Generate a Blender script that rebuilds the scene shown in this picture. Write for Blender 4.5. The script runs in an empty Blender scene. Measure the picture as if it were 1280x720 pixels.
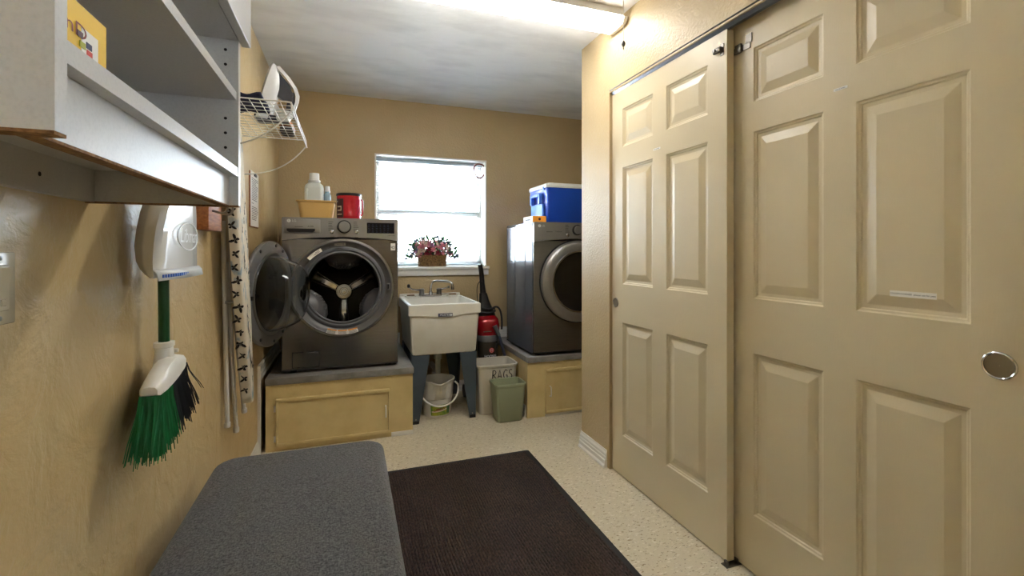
import bpy, bmesh, math, random
from mathutils import Vector, Matrix
random.seed(7)
R = math.radians
scene = bpy.context.scene
C = scene.collection

# ------------------------------------------------------------------ camera
cam_d = bpy.data.cameras.new('camera')
cam_d.sensor_width = 36.0
cam_d.lens = 578.0 / 1280.0 * 36.0
cam_d.shift_y = -47.0 / 1280.0
cam_d.clip_start = 0.02
cam = bpy.data.objects.new('camera', cam_d)
cam.location = (0, 0, 1.2)
cam.rotation_euler = (R(90), 0, R(-19.5))
C.objects.link(cam)
scene.camera = cam

# ------------------------------------------------------------------ world, exposure
w = bpy.data.worlds.new('sky'); scene.world = w; w.use_nodes = True
bg = w.node_tree.nodes['Background']
bg.inputs[0].default_value = (0.76, 0.89, 1.0, 1)
bg.inputs[1].default_value = 12.0
scene.view_settings.view_transform = 'Standard'
scene.view_settings.look = 'None'
scene.view_settings.gamma = 1.0
scene.view_settings.use_curve_mapping = False
scene.view_settings.exposure = 0.46
scene.cycles.sample_clamp_indirect = 40.0

def portal(name, loc, rot, sx, sz):
    l = bpy.data.lights.new(name, 'AREA'); l.shape = 'RECTANGLE'; l.size = sx; l.size_y = sz
    l.cycles.is_portal = True
    o = bpy.data.objects.new(name, l); o.location = loc; o.rotation_euler = rot; C.objects.link(o)
portal('window_portal', (0.67, 4.10, 1.53), (R(-90), 0, 0), 0.94, 0.94)
portal('added_window_portal', (1.46, -.68, 1.50), (0, R(90), 0), 0.65, 0.66)  # portal for the unseen side window added as a daylight source
sun_d = bpy.data.lights.new('sun', 'SUN'); sun_d.energy = 210.0; sun_d.angle = R(1); sun_d.color = (1.0, .97, .92)
sun = bpy.data.objects.new('sun', sun_d); sun.rotation_euler = (0, R(32), 0); sun.location = (6, 8, 8); C.objects.link(sun)   # lights the ground outside only
TUBE_STRENGTH = 17.0      # emission of the fluorescent diffusers

# ------------------------------------------------------------------ materials
def lin(c):
    return tuple((x/255/12.92 if x/255 <= 0.04045 else ((x/255+0.055)/1.055)**2.4) for x in c)

def mat(name, col, rough=0.5, metal=0.0, var=None, bump=None, trans=0.0, alpha=1.0, coat=0.0, sheen=0.0, emit=None, ior=None, spec=None):
    """var=(colour2, scale, lo, hi, stretch)  bump=(scale, strength, distance, stretch)"""
    m = bpy.data.materials.new(name); m.use_nodes = True
    nt = m.node_tree; n = nt.nodes; L = nt.links
    p = n['Principled BSDF']
    p.inputs['Base Color'].default_value = (*lin(col), 1)
    p.inputs['Roughness'].default_value = rough
    p.inputs['Metallic'].default_value = metal
    p.inputs['Transmission Weight'].default_value = trans
    p.inputs['Alpha'].default_value = alpha
    p.inputs['Coat Weight'].default_value = coat
    p.inputs['Sheen Weight'].default_value = sheen
    if ior: p.inputs['IOR'].default_value = ior
    if spec is not None: p.inputs['Specular IOR Level'].default_value = spec
    if emit:
        p.inputs['Emission Color'].default_value = (*emit[0], 1); p.inputs['Emission Strength'].default_value = emit[1]
    tc = None
    def coords(stretch):
        nonlocal tc
        tc = tc or n.new('ShaderNodeTexCoord')
        mp = n.new('ShaderNodeMapping'); mp.inputs['Scale'].default_value = stretch
        L.new(tc.outputs['Object'], mp.inputs[0]); return mp.outputs[0]
    if var:
        c2, sc, lo, hi, st = var
        t = n.new('ShaderNodeTexNoise'); t.inputs['Scale'].default_value = sc; t.inputs['Detail'].default_value = 5
        L.new(coords(st), t.inputs['Vector'])
        r = n.new('ShaderNodeMapRange'); r.inputs[1].default_value = lo; r.inputs[2].default_value = hi
        L.new(t.outputs[0], r.inputs[0])
        x = n.new('ShaderNodeMix'); x.data_type = 'RGBA'
        x.inputs[6].default_value = (*lin(col), 1); x.inputs[7].default_value = (*lin(c2), 1)
        L.new(r.outputs[0], x.inputs[0]); L.new(x.outputs[2], p.inputs['Base Color'])
    if bump:
        sc, s, d, st = bump
        t = n.new('ShaderNodeTexNoise'); t.inputs['Scale'].default_value = sc; t.inputs['Detail'].default_value = 4
        L.new(coords(st), t.inputs['Vector'])
        b = n.new('ShaderNodeBump'); b.inputs['Strength'].default_value = s; b.inputs['Distance'].default_value = d
        L.new(t.outputs[0], b.inputs['Height']); L.new(b.outputs[0], p.inputs['Normal'])
    return m

U = (1, 1, 1)
M = {}
M['wall'] = mat('tan_wall_paint', (198, 176, 136), 0.42, var=((189, 166, 125), 2.2, .3, .75, U), bump=(85, .6, .005, U))
M['ceiling'] = mat('white_ceiling', (240, 240, 238), 0.75, var=((222, 222, 220), 3.0, .45, .75, (1, 2.4, 1)), bump=(22, .35, .004, (1, 2.2, 1)))
M['white'] = mat('white_trim_paint', (236, 233, 226), 0.35)
M['cabinet'] = mat('white_melamine', (206, 203, 200), 0.36, var=((197, 194, 191), 260, .45, .75, U))
M['chip'] = mat('raw_particle_board', (150, 110, 66), 0.8, var=((108, 72, 38), 160, .4, .65, U))
M['door'] = mat('cream_door_paint', (216, 201, 168), 0.36, bump=(26, .22, .0015, (1, 9, 1.2)))
M['dark'] = mat('dark_interior', (30, 27, 24), 0.8)
M['black'] = mat('black_plastic', (20, 20, 22), 0.35)
M['softblack'] = mat('black_rubber', (24, 24, 26), 0.6)
M['chrome'] = mat('chrome', (200, 200, 200), 0.12, 1.0)
M['steel'] = mat('brushed_nickel', (150, 148, 142), 0.3, 1.0)
M['track'] = mat('galvanised_track', (122, 124, 128), 0.28, 1.0)
M['graphite'] = mat('graphite_steel', (140, 138, 137), 0.2, 0.9, var=((130, 128, 127), 6, .35, .65, (1, 1, 30)))
M['panelgrey'] = mat('graphite_panel', (152, 150, 148), 0.36, 0.75)
M['sidegrey'] = mat('grey_enamel_side', (100, 102, 107), 0.13, 0.35)
M['doorgrey'] = mat('dark_grey_plastic', (106, 105, 106), 0.38, 0.1)
M['gasket'] = mat('grey_gasket_rubber', (96, 98, 104), 0.45)
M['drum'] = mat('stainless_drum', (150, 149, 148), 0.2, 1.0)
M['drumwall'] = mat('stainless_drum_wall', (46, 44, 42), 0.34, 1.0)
M['baffle'] = mat('grey_baffle_plastic', (92, 92, 96), 0.35)
M['glass'] = mat('clear_glass', (235, 238, 238), 0.03, trans=1.0, ior=1.3)
M['smoked'] = mat('dark_door_glass', (26, 22, 19), 0.08)
M['pane'] = mat('window_glass', (255, 255, 255), 0.0, trans=1.0, ior=1.01)
M['vinyl'] = mat('white_vinyl_blind', (208, 219, 228), 0.45)
M['ped'] = mat('tan_pedestal_paint', (218, 196, 142), 0.45, var=((206, 182, 128), 9, .4, .75, U), bump=(50, .1, .002, U))
M['slab'] = mat('grey_laminate_worktop', (146, 143, 138), 0.4, var=((120, 117, 112), 14, .35, .7, (1, 6, 1)))
M['sink'] = mat('white_thermoplastic', (232, 229, 219), 0.35, var=((226, 222, 208), 12, .45, .8, U))
M['sinkleg'] = mat('slate_blue_leg_metal', (72, 84, 96), 0.45, 0.2)
M['pvc'] = mat('white_pvc', (222, 219, 210), 0.4)
M['pail'] = mat('white_pail_plastic', (220, 216, 208), 0.42)
M['bin'] = mat('pale_grey_bin_plastic', (212, 206, 194), 0.45)
M['green_bin'] = mat('sage_green_bin_plastic', (156, 164, 136), 0.45, bump=(300, .15, .001, U))
M['ink'] = mat('black_ink', (28, 26, 26), 0.6)
M['greyink'] = mat('grey_print', (88, 86, 84), 0.6)
M['paper'] = mat('white_paper', (240, 237, 232), 0.7)
M['wood'] = mat('reddish_oak', (178, 112, 62), 0.5, var=((134, 78, 40), 14, .35, .7, (6, 1, 9)))
M['broomwhite'] = mat('white_broom_plastic', (236, 232, 222), 0.32)
M['panwhite'] = mat('milky_dustpan_plastic', (222, 220, 214), 0.22, coat=.3)
M['lip'] = mat('clear_white_lip', (236, 240, 242), 0.25)
M['greenhandle'] = mat('dark_green_painted_metal', (14, 74, 36), 0.3)
M['greenbristle'] = mat('green_bristle', (20, 140, 74), 0.5, var=((14, 96, 50), 60, .35, .65, (1, 1, .1)))
M['blackbristle'] = mat('charcoal_bristle', (52, 52, 58), 0.55)
M['whiteenamel'] = mat('white_enamel_tube', (232, 228, 220), 0.3)
M['wire'] = mat('white_coated_wire', (226, 224, 220), 0.35)
M['red'] = mat('glossy_red_plastic', (190, 14, 34), 0.25, coat=.4)
M['vacred'] = mat('metallic_red_plastic', (170, 12, 28), 0.18, 0.3, coat=.6)
M['smokecup'] = mat('smoky_dust_cup', (58, 54, 46), 0.15, coat=.5)
M['blue'] = mat('bright_blue_plastic', (26, 78, 196), 0.4)
M['ltblue'] = mat('lighter_blue_plastic', (58, 116, 214), 0.4)
M['lid'] = mat('off_white_lid_plastic', (222, 224, 224), 0.4)
M['orange'] = mat('orange_carton', (240, 158, 46), 0.55)
M['tub'] = mat('tan_tub_plastic', (222, 182, 112), 0.45)
M['jug'] = mat('translucent_jug_plastic', (226, 232, 230), 0.3, trans=.25)
M['jugblue'] = mat('pale_blue_bottle_plastic', (176, 206, 226), 0.25, trans=.3)
M['wicker'] = mat('brown_wicker', (150, 112, 60), 0.65, var=((92, 64, 30), 90, .4, .65, U))
M['leaf'] = mat('green_silk_leaf', (66, 118, 70), 0.6)
M['leafblue'] = mat('slate_silk_leaf', (84, 98, 116), 0.6)
M['stem'] = mat('brown_twig', (92, 70, 62), 0.7)
M['pink'] = mat('pink_silk_petal', (214, 128, 138), 0.6)
M['cream'] = mat('cream_silk_petal', (222, 200, 178), 0.6)
M['burgundy'] = mat('burgundy_silk_petal', (128, 26, 44), 0.6)
M['mauve'] = mat('mauve_silk_petal', (158, 112, 138), 0.6)
M['reddishcord'] = mat('reddish_brown_cord', (110, 46, 40), 0.6)
M['navy'] = mat('navy_cloth', (34, 40, 74), 0.8)
M['yellow'] = mat('yellow_carton', (236, 190, 30), 0.5)
M['redprint'] = mat('dark_red_print', (130, 44, 26), 0.5)
M['navyprint'] = mat('navy_print', (26, 36, 86), 0.5)
M['scarlet'] = mat('scarlet_print', (200, 46, 38), 0.5)
M['maroon'] = mat('maroon_print', (70, 24, 36), 0.5)
M['lime'] = mat('lime_label', (176, 178, 50), 0.45, var=((96, 140, 50), 24, .4, .62, U))
M['switch'] = mat('almond_switch_plastic', (206, 194, 166), 0.22)
M['display'] = mat('black_glass_display', (14, 16, 26), 0.08)
M['displayprint'] = mat('pale_display_print', (84, 90, 108), 0.5)
M['pullcup'] = mat('brushed_bronze_cup', (140, 128, 104), 0.42, .5)
M['hanger'] = mat('dull_bracket_metal', (104, 100, 94), 0.35, .9)
M['mustlabel'] = mat('navy_sink_label', (72, 72, 96), 0.5)
M['diffuser'] = mat('lit_acrylic_diffuser', (255, 255, 255), 0.4, emit=((1.0, 0.975, 0.93), TUBE_STRENGTH))
M['fixture'] = mat('white_fixture_metal', (228, 226, 220), 0.4)
M['irongrey'] = mat('dark_grey_iron_handle', (66, 70, 84), 0.3)
M['ironwhite'] = mat('pearl_iron_body', (226, 228, 230), 0.25)
M['outdoor'] = mat('pale_outdoor_ground', (206, 214, 222), 0.9)

# floor: speckled vinyl
m = mat('speckled_vinyl', (214, 202, 176), 0.33); M['floor'] = m
nt = m.node_tree; n = nt.nodes; L = nt.links; p = n['Principled BSDF']
tc = n.new('ShaderNodeTexCoord')
def fleck(scale, stretch, thr, rot):
    mp = n.new('ShaderNodeMapping'); mp.inputs['Scale'].default_value = stretch; mp.inputs['Rotation'].default_value = (0, 0, rot)
    L.new(tc.outputs['Object'], mp.inputs[0])
    nz = n.new('ShaderNodeTexNoise'); nz.inputs['Scale'].default_value = scale; nz.inputs['Detail'].default_value = 2; nz.inputs['Roughness'].default_value = .6
    L.new(mp.outputs[0], nz.inputs['Vector'])
    r = n.new('ShaderNodeMapRange'); r.inputs[1].default_value = thr; r.inputs[2].default_value = thr + .035
    L.new(nz.outputs[0], r.inputs[0]); return r.outputs[0]
prev = None
for scale, st, thr, rot, c in ((34, (1, 2.2, 1), .60, .4, (232, 222, 202)), (42, (1, 2.6, 1), .62, 1.3, (168, 148, 112)),
                               (55, (1, 2.4, 1), .64, -.5, (138, 118, 88))):
    x = n.new('ShaderNodeMix'); x.data_type = 'RGBA'
    if prev: L.new(prev, x.inputs[6])
    else: x.inputs[6].default_value = (*lin((214, 202, 176)), 1)
    x.inputs[7].default_value = (*lin(c), 1)
    L.new(fleck(scale, st, thr, rot), x.inputs[0]); prev = x.outputs[2]
L.new(prev, p.inputs['Base Color'])

# textured left wall: skip-trowel plaster
def plaster(name, col, col2, rough, big):
    m = mat(name, col, rough); nt = m.node_tree; n = nt.nodes; L = nt.links; p = n['Principled BSDF']
    tc = n.new('ShaderNodeTexCoord')
    a = n.new('ShaderNodeTexNoise'); a.inputs['Scale'].default_value = big; a.inputs['Detail'].default_value = 6; a.inputs['Roughness'].default_value = .55
    a.inputs['Distortion'].default_value = .6
    L.new(tc.outputs['Object'], a.inputs['Vector'])
    r = n.new('ShaderNodeMapRange'); r.inputs[1].default_value = .42; r.inputs[2].default_value = .60
    L.new(a.outputs[0], r.inputs[0])
    f = n.new('ShaderNodeTexNoise'); f.inputs['Scale'].default_value = 90; f.inputs['Detail'].default_value = 3
    L.new(tc.outputs['Object'], f.inputs['Vector'])
    ad = n.new('ShaderNodeMath'); ad.operation = 'MULTIPLY_ADD'; ad.inputs[1].default_value = .35
    L.new(f.outputs[0], ad.inputs[0]); L.new(r.outputs[0], ad.inputs[2])
    b = n.new('ShaderNodeBump'); b.inputs['Strength'].default_value = .55; b.inputs['Distance'].default_value = .004
    L.new(ad.outputs[0], b.inputs['Height']); L.new(b.outputs[0], p.inputs['Normal'])
    v = n.new('ShaderNodeTexNoise'); v.inputs['Scale'].default_value = 2.6; v.inputs['Detail'].default_value = 6
    L.new(tc.outputs['Object'], v.inputs['Vector'])
    vr = n.new('ShaderNodeMapRange'); vr.inputs[1].default_value = .38; vr.inputs[2].default_value = .72; L.new(v.outputs[0], vr.inputs[0])
    x = n.new('ShaderNodeMix'); x.data_type = 'RGBA'; x.inputs[6].default_value = (*lin(col), 1); x.inputs[7].default_value = (*lin(col2), 1)
    L.new(vr.outputs[0], x.inputs[0]); L.new(x.outputs[2], p.inputs['Base Color'])
    return m
M['plaster'] = plaster('tan_skip_trowel_plaster', (208, 183, 136), (196, 168, 120), 0.33, 8)

# heathered grey upholstery
m = mat('heather_grey_fabric', (66, 66, 68), 0.9, sheen=.2); M['fabric'] = m
nt = m.node_tree; n = nt.nodes; L = nt.links; p = n['Principled BSDF']
tc = n.new('ShaderNodeTexCoord')
def nz(scale, st, det=2):
    mp = n.new('ShaderNodeMapping'); mp.inputs['Scale'].default_value = st; L.new(tc.outputs['Object'], mp.inputs[0])
    t = n.new('ShaderNodeTexNoise'); t.inputs['Scale'].default_value = scale; t.inputs['Detail'].default_value = det
    L.new(mp.outputs[0], t.inputs['Vector']); return t.outputs[0]
mul = n.new('ShaderNodeMath'); mul.operation = 'ADD'
L.new(nz(300, (1, .4, 1)), mul.inputs[0]); L.new(nz(300, (.4, 1, 1)), mul.inputs[1])
cr = n.new('ShaderNodeValToRGB'); e = cr.color_ramp.elements
e[0].position = .36; e[0].color = (*lin((19, 18, 18)), 1); e[1].position = .62; e[1].color = (*lin((98, 96, 96)), 1)
hl = n.new('ShaderNodeMath'); hl.operation = 'MULTIPLY'; hl.inputs[1].default_value = .5
L.new(mul.outputs[0], hl.inputs[0]); L.new(hl.outputs[0], cr.inputs[0]); L.new(cr.outputs[0], p.inputs['Base Color'])
b = n.new('ShaderNodeBump'); b.inputs['Strength'].default_value = .5; b.inputs['Distance'].default_value = .002
L.new(mul.outputs[0], b.inputs['Height']); L.new(b.outputs[0], p.inputs['Normal'])

# brown rib mat
m = mat('dark_brown_rib_carpet', (62, 44, 38), 0.95); M['rug'] = m
nt = m.node_tree; n = nt.nodes; L = nt.links; p = n['Principled BSDF']
tc = n.new('ShaderNodeTexCoord')
cr = n.new('ShaderNodeValToRGB'); e = cr.color_ramp.elements
e[0].position = .34; e[0].color = (*lin((30, 21, 18)), 1); e[1].position = .70; e[1].color = (*lin((84, 62, 54)), 1)
L.new(nz(150, (1, .5, 1), 3), cr.inputs[0])
x = n.new('ShaderNodeMix'); x.data_type = 'RGBA'; x.blend_type = 'MULTIPLY'; x.inputs[0].default_value = .55
cr2 = n.new('ShaderNodeValToRGB'); e = cr2.color_ramp.elements; e[0].position = .35; e[0].color = (.42, .40, .40, 1); e[1].position = .65; e[1].color = (1, 1, 1, 1)
L.new(nz(5, U, 5), cr2.inputs[0]); L.new(cr.outputs[0], x.inputs[6]); L.new(cr2.outputs[0], x.inputs[7]); L.new(x.outputs[2], p.inputs['Base Color'])
M['rugedge'] = mat('black_rubber_edge', (34, 28, 26), 0.7)

# ironing board cover: cream cotton with blue-grey blotches
M['cover'] = mat('cream_cotton_cover', (232, 222, 202), 0.8, var=((150, 172, 184), 20, .56, .66, (1, 1, .7)))
M['coveredge'] = mat('plain_cream_cotton', (232, 220, 196), 0.8)

# ------------------------------------------------------------------ mesh builder
class B:
    def __init__(s): s.v = []; s.f = []
    def add(s, vs, fs):
        o = len(s.v); s.v += [tuple(q) for q in vs]; s.f += [tuple(i + o for i in f) for f in fs]; return s
    def box(s, a, b, bev=0, seg=2):
        x0, y0, z0 = [min(p, q) for p, q in zip(a, b)]; x1, y1, z1 = [max(p, q) for p, q in zip(a, b)]
        vs = [(x0, y0, z0), (x1, y0, z0), (x1, y1, z0), (x0, y1, z0), (x0, y0, z1), (x1, y0, z1), (x1, y1, z1), (x0, y1, z1)]
        fs = [(0, 3, 2, 1), (4, 5, 6, 7), (0, 1, 5, 4), (1, 2, 6, 5), (2, 3, 7, 6), (3, 0, 4, 7)]
        if not bev: return s.add(vs, fs)
        bm = bmesh.new(); V = [bm.verts.new(v) for v in vs]
        for f in fs: bm.faces.new([V[i] for i in f])
        bmesh.ops.bevel(bm, geom=list(bm.edges), offset=bev, segments=seg, profile=.5, affect='EDGES')
        bm.verts.index_update()
        s.add([v.co for v in bm.verts], [[v.index for v in f.verts] for f in bm.faces]); bm.free(); return s
    def loft(s, loops, cap0=True, cap1=True, closed=True):
        n = len(loops[0]); vs = [p for l in loops for p in l]; fs = []
        for k in range(len(loops) - 1):
            for i in range(n if closed else n - 1):
                j = (i + 1) % n
                fs.append((k*n + i, k*n + j, (k+1)*n + j, (k+1)*n + i))
        if cap0: fs.append(tuple(reversed(range(n))))
        if cap1: fs.append(tuple(range((len(loops)-1)*n, len(loops)*n)))
        return s.add(vs, fs)
    def cyl(s, p0, p1, r0, r1=None, n=16, caps=True):
        r1 = r0 if r1 is None else r1
        p0, p1 = Vector(p0), Vector(p1); d = (p1 - p0).normalized()
        a = d.orthogonal().normalized(); c = d.cross(a)
        lo = [[p + r*(math.cos(2*math.pi*i/n)*a + math.sin(2*math.pi*i/n)*c) for i in range(n)] for p, r in ((p0, r0), (p1, r1))]
        return s.loft(lo, caps, caps)
    def tube(s, pts, r, n=8, closed=False):
        P = [Vector(p) for p in pts]; m = len(P); loops = []; a = None
        rr = r if isinstance(r, (list, tuple)) else [r]*m
        for i in range(m):
            if closed: d = (P[(i+1) % m] - P[i-1])
            else: d = P[min(i+1, m-1)] - P[max(i-1, 0)]
            d.normalize()
            if a is None: a = d.orthogonal().normalized()
            else: a = (a - d*a.dot(d)).normalized()
            c = d.cross(a)
            loops.append([P[i] + rr[i]*(math.cos(2*math.pi*k/n)*a + math.sin(2*math.pi*k/n)*c) for k in range(n)])
        if closed: loops.append(loops[0])
        return s.loft(loops, not closed, not closed)
    def lathe(s, prof, org, axis=(0, 0, 1), n=32, cap0=True, cap1=True):
        o = Vector(org); d = Vector(axis).normalized()
        a = Vector((1, 0, 0)) if abs(d.x) < .9 else Vector((0, 0, 1))
        a = (a - d*a.dot(d)).normalized(); c = d.cross(a)
        return s.loft([[o + d*h + r*(math.cos(2*math.pi*i/n)*a + math.sin(2*math.pi*i/n)*c) for i in range(n)] for r, h in prof], cap0, cap1)
    def prism(s, poly, fn, d0, d1):
        """poly: 2D points (CCW); fn(u, v, depth) -> xyz"""
        return s.loft([[fn(u, v, d) for u, v in poly] for d in (d0, d1)])
    def grid(s, fn, nu, nv):
        vs = [fn(i/nu, j/nv) for j in range(nv+1) for i in range(nu+1)]
        fs = [(j*(nu+1)+i, j*(nu+1)+i+1, (j+1)*(nu+1)+i+1, (j+1)*(nu+1)+i) for j in range(nv) for i in range(nu)]
        return s.add(vs, fs)
    def text(s, body, size, fn, align='CENTER', shear=0.0, offset=0.0, ext=0.0, sub=0):
        """fn(u, v, h) -> xyz for the text's own flat coordinates"""
        cu = bpy.data.curves.new('lettering', 'FONT'); cu.body = body; cu.size = size; cu.align_x = align; cu.align_y = 'CENTER'
        cu.shear = shear; cu.offset = offset; cu.extrude = ext; cu.resolution_u = 3
        ob = bpy.data.objects.new('lettering', cu); C.objects.link(ob)
        bpy.context.view_layer.update()
        me = bpy.data.meshes.new_from_object(ob.evaluated_get(bpy.context.evaluated_depsgraph_get()))
        s.add([fn(*v.co) for v in me.vertices], [tuple(f.vertices) for f in me.polygons])
        bpy.data.objects.remove(ob); bpy.data.curves.remove(cu); bpy.data.meshes.remove(me); return s

ORG = {}
def build(name, b, m, parent=None, ang=38, flat=False, origin=None, solid=None, fixn=True):
    if parent is not None: o = ORG[parent.name]
    elif origin is not None: o = Vector(origin)
    else:
        xs, ys, zs = zip(*b.v); o = Vector(((min(xs)+max(xs))/2, (min(ys)+max(ys))/2, min(zs)))
    me = bpy.data.meshes.new(name)
    me.from_pydata([tuple(Vector(v) - o) for v in b.v], [], b.f)
    if fixn:
        bm = bmesh.new(); bm.from_mesh(me); bmesh.ops.recalc_face_normals(bm, faces=bm.faces); bm.to_mesh(me); bm.free()
    me.materials.append(M[m])
    if not flat:
        me.shade_smooth(); me.set_sharp_from_angle(angle=R(ang))
    ob = bpy.data.objects.new(name, me); C.objects.link(ob)
    if parent is not None: ob.parent = parent
    else: ob.location = o
    ORG[ob.name] = o
    if solid:
        md = ob.modifiers.new('thickness', 'SOLIDIFY'); md.thickness = solid; md.offset = 0
    return ob
def tag(o, label=None, cat=None, group=None, kind=None):
    if label: o['label'] = label
    if cat: o['category'] = cat
    if group: o['group'] = group
    if kind: o['kind'] = kind
    return o
def thing(name, loc, label, cat, group=None, kind=None):
    o = bpy.data.objects.new(name, None); o.location = loc; o.empty_display_size = .05; C.objects.link(o)
    ORG[o.name] = Vector(loc); return tag(o, label, cat, group, kind)
def struct(name, b, m, label, cat, **k):
    return tag(build(name, b, m, origin=(0, 0, 0), **k), label, cat, kind='structure')
def rrect(cx, cy, hx, hy, r, z, n=5):
    r = min(r, hx*.999, hy*.999); pts = []
    for sx, sy, a0 in ((1, -1, -90), (1, 1, 0), (-1, 1, 90), (-1, -1, 180)):
        for i in range(n+1):
            a = R(a0 + 90*i/n); pts.append((cx + sx*(hx-r) + r*math.cos(a), cy + sy*(hy-r) + r*math.sin(a), z))
    return pts
def bez(p0, p1, p2, p3, n=16):
    P = [Vector(p) for p in (p0, p1, p2, p3)]; o = []
    for i in range(n+1):
        t = i/n; o.append((1-t)**3*P[0] + 3*(1-t)**2*t*P[1] + 3*(1-t)*t*t*P[2] + t**3*P[3])
    return o
def circ(c, r, u, v, n=32):
    c, u, v = Vector(c), Vector(u), Vector(v)
    return [c + r*(math.cos(2*math.pi*i/n)*u + math.sin(2*math.pi*i/n)*v) for i in range(n)]

# ------------------------------------------------------------------ room shell
XL, XR, YB, YR, ZC = -0.5, 1.35, 3.89, -2.5, 2.43
WX0, WX1, WZ0, WZ1 = 0.20, 1.14, 1.05, 1.985       # window opening
b = B().box((XL-.1, YR-.1, -.1), (2.45, YB+.2, 0)); struct('floor', b, 'floor', 'beige speckled vinyl floor of the laundry room', 'floor', flat=True)
b = B().box((XL-.1, YR-.1, ZC), (2.45, YB+.2, ZC+.1)); struct('ceiling', b, 'ceiling', 'white mottled textured ceiling', 'ceiling', flat=True)
b = B().box((XL-.1, YR-.1, 0), (XL, YB+.2, ZC)); struct('wall_left', b, 'plaster', 'tan skip-trowel plaster wall carrying the white cabinet and broom', 'wall', flat=True)
b = B().box((XL, YB, 0), (WX0, YB+.2, ZC)).box((WX1, YB, 0), (2.35, YB+.2, ZC)).box((WX0, YB, 0), (WX1, YB+.2, WZ0)).box((WX0, YB, WZ1), (WX1, YB+.2, ZC))
struct('wall_back', b, 'wall', 'tan wall with the white window above the sink', 'wall', flat=True)
b = B().box((XL, YR-.1, 0), (2.45, YR, ZC)); struct('wall_rear', b, 'wall', 'plain tan wall behind the viewer', 'wall', flat=True)
RY0, RY1, RZ0, RZ1 = -1.01, -0.35, 1.18, 1.83           # opening of the added side window, unseen behind the viewer
CY0, CY1, CZ = 0.555, 2.212, 2.062                   # closet opening
b = B().box((XR, YR, 0), (XR+.1, RY0, ZC)).box((XR, RY1, 0), (XR+.1, CY0, ZC)).box((XR, RY0, 0), (XR+.1, RY1, RZ0)).box((XR, RY0, RZ1), (XR+.1, RY1, ZC)).box((XR, CY0, CZ), (XR+.1, CY1, ZC)).box((XR, CY1, 0), (XR+.12, 2.53, ZC)).box((XR+.12, 2.43, 0), (2.35, 2.53, ZC))
b.box((2.05, .40, 0), (2.10, 2.43, ZC)).box((XR+.1, .35, 0), (2.10, .40, ZC))
struct('wall_right', b, 'wall', 'tan textured wall around the sliding closet doors', 'wall', flat=True)
b = B().box((2.35, 2.43, 0), (2.45, YB+.2, ZC)); struct('wall_alcove', b, 'wall', 'tan side wall of the dryer alcove', 'wall', flat=True)
b = B().box((-12, -14, -.6), (14, 26, -.5)); tag(build('ground_outside', b, 'outdoor', origin=(0, 0, 0)), 'pale ground outside the windows', 'ground', kind='structure')

wn = thing('added_window', (XR, -.68, RZ0), 'plain white framed side window added unseen behind the viewer for daylight', 'window', kind='structure')  # invented window, put in to bring bluish daylight onto the cabinet
b = B(); b.box((XR+.03, RY0, RZ0), (XR+.07, RY0+.04, RZ1)).box((XR+.03, RY1-.04, RZ0), (XR+.07, RY1, RZ1)).box((XR+.03, RY0, RZ0), (XR+.07, RY1, RZ0+.04)).box((XR+.03, RY0, RZ1-.04), (XR+.07, RY1, RZ1))
build('sash_frame', b, 'white', wn)
build('pane', B().box((XR+.048, RY0+.04, RZ0+.04), (XR+.052, RY1-.04, RZ1-.04)), 'pane', wn)
# baseboard profile (thickness, height) and runs
def base_run(bb, p0, p1, nrm, z0, h=.088, t=.016):
    prof = [(0, 0), (t*1.15, 0), (t*1.15, h*.10), (t*.8, h*.2), (t*.8, h*.42), (t*.62, h*.46), (t*.62, h*.62), (t*.5, h*.66), (t*.5, h*.8), (t*.25, h*.9), (t*.2, h), (0, h)]
    n = Vector(nrm)
    bb.loft([[Vector((*p, z0 + hh)) + n*tt for tt, hh in prof] for p in (p0, p1)])
b = B(); base_run(b, (XR, 2.235), (XR, 2.535), (-1, 0, 0), 0, h=.095, t=.02)
struct('baseboard_right', b, 'white', 'short white moulded baseboard beside the closet opening', 'baseboard', ang=20)
b = B(); base_run(b, (XL, .0), (XL, 3.05), (1, 0, 0), 0); base_run(b, (XL, 3.05), (XL, 3.88), (1, 0, 0), .437)
b.box((XL, 3.034, 0), (XL+.018, 3.052, .525), .003)
struct('baseboard_left', b, 'white', 'white baseboard stepping up over the washer pedestal', 'baseboard', ang=20)
b = B(); base_run(b, (-.48, YB), (.40, YB), (0, -1, 0), .437); base_run(b, (.41, YB), (1.2, YB), (0, -1, 0), 0); base_run(b, (1.21, YB), (2.3, YB), (0, -1, 0), .437)
struct('baseboard_back', b, 'white', 'white baseboard along the window wall', 'baseboard', ang=20)

# ------------------------------------------------------------------ window and blind
win = thing('window_1', (.67, YB, WZ0), 'white framed window above the utility sink', 'window', kind='structure')
b = B(); t = .012
b.box((WX0, YB-.004, WZ1-t), (WX1, YB+.19, WZ1)).box((WX0, YB-.004, WZ0), (WX0+t, YB+.19, WZ1)).box((WX1-t, YB-.004, WZ0), (WX1, YB+.19, WZ1))
build('jamb_liner', b, 'white', win)
b = B().box((WX0-.02, YB-.032, WZ0-.01), (WX1+.02, YB+.19, WZ0+.014), .004); build('sill', b, 'white', win)
b = B().box((WX0-.015, YB-.018, WZ0-.062), (WX1+.015, YB, WZ0-.0105), .003); build('apron_trim', b, 'white', win)
b = B(); y0, y1 = YB+.14, YB+.18; ix0, ix1, iz0, iz1 = WX0+t, WX1-t, WZ0+.014, WZ1-t
b.box((ix0, y0, iz0), (ix0+.035, y1, iz1)).box((ix1-.035, y0, iz0), (ix1, y1, iz1)).box((ix0, y0, iz0), (ix1, y1, iz0+.04)).box((ix0, y0, iz1-.04), (ix1, y1, iz1))
build('sash_frame', b, 'white', win)
b = B().box((ix0+.035, y0-.01, 1.50), (ix1-.035, y1, 1.545)); build('meeting_rail', b, 'white', win)
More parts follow.
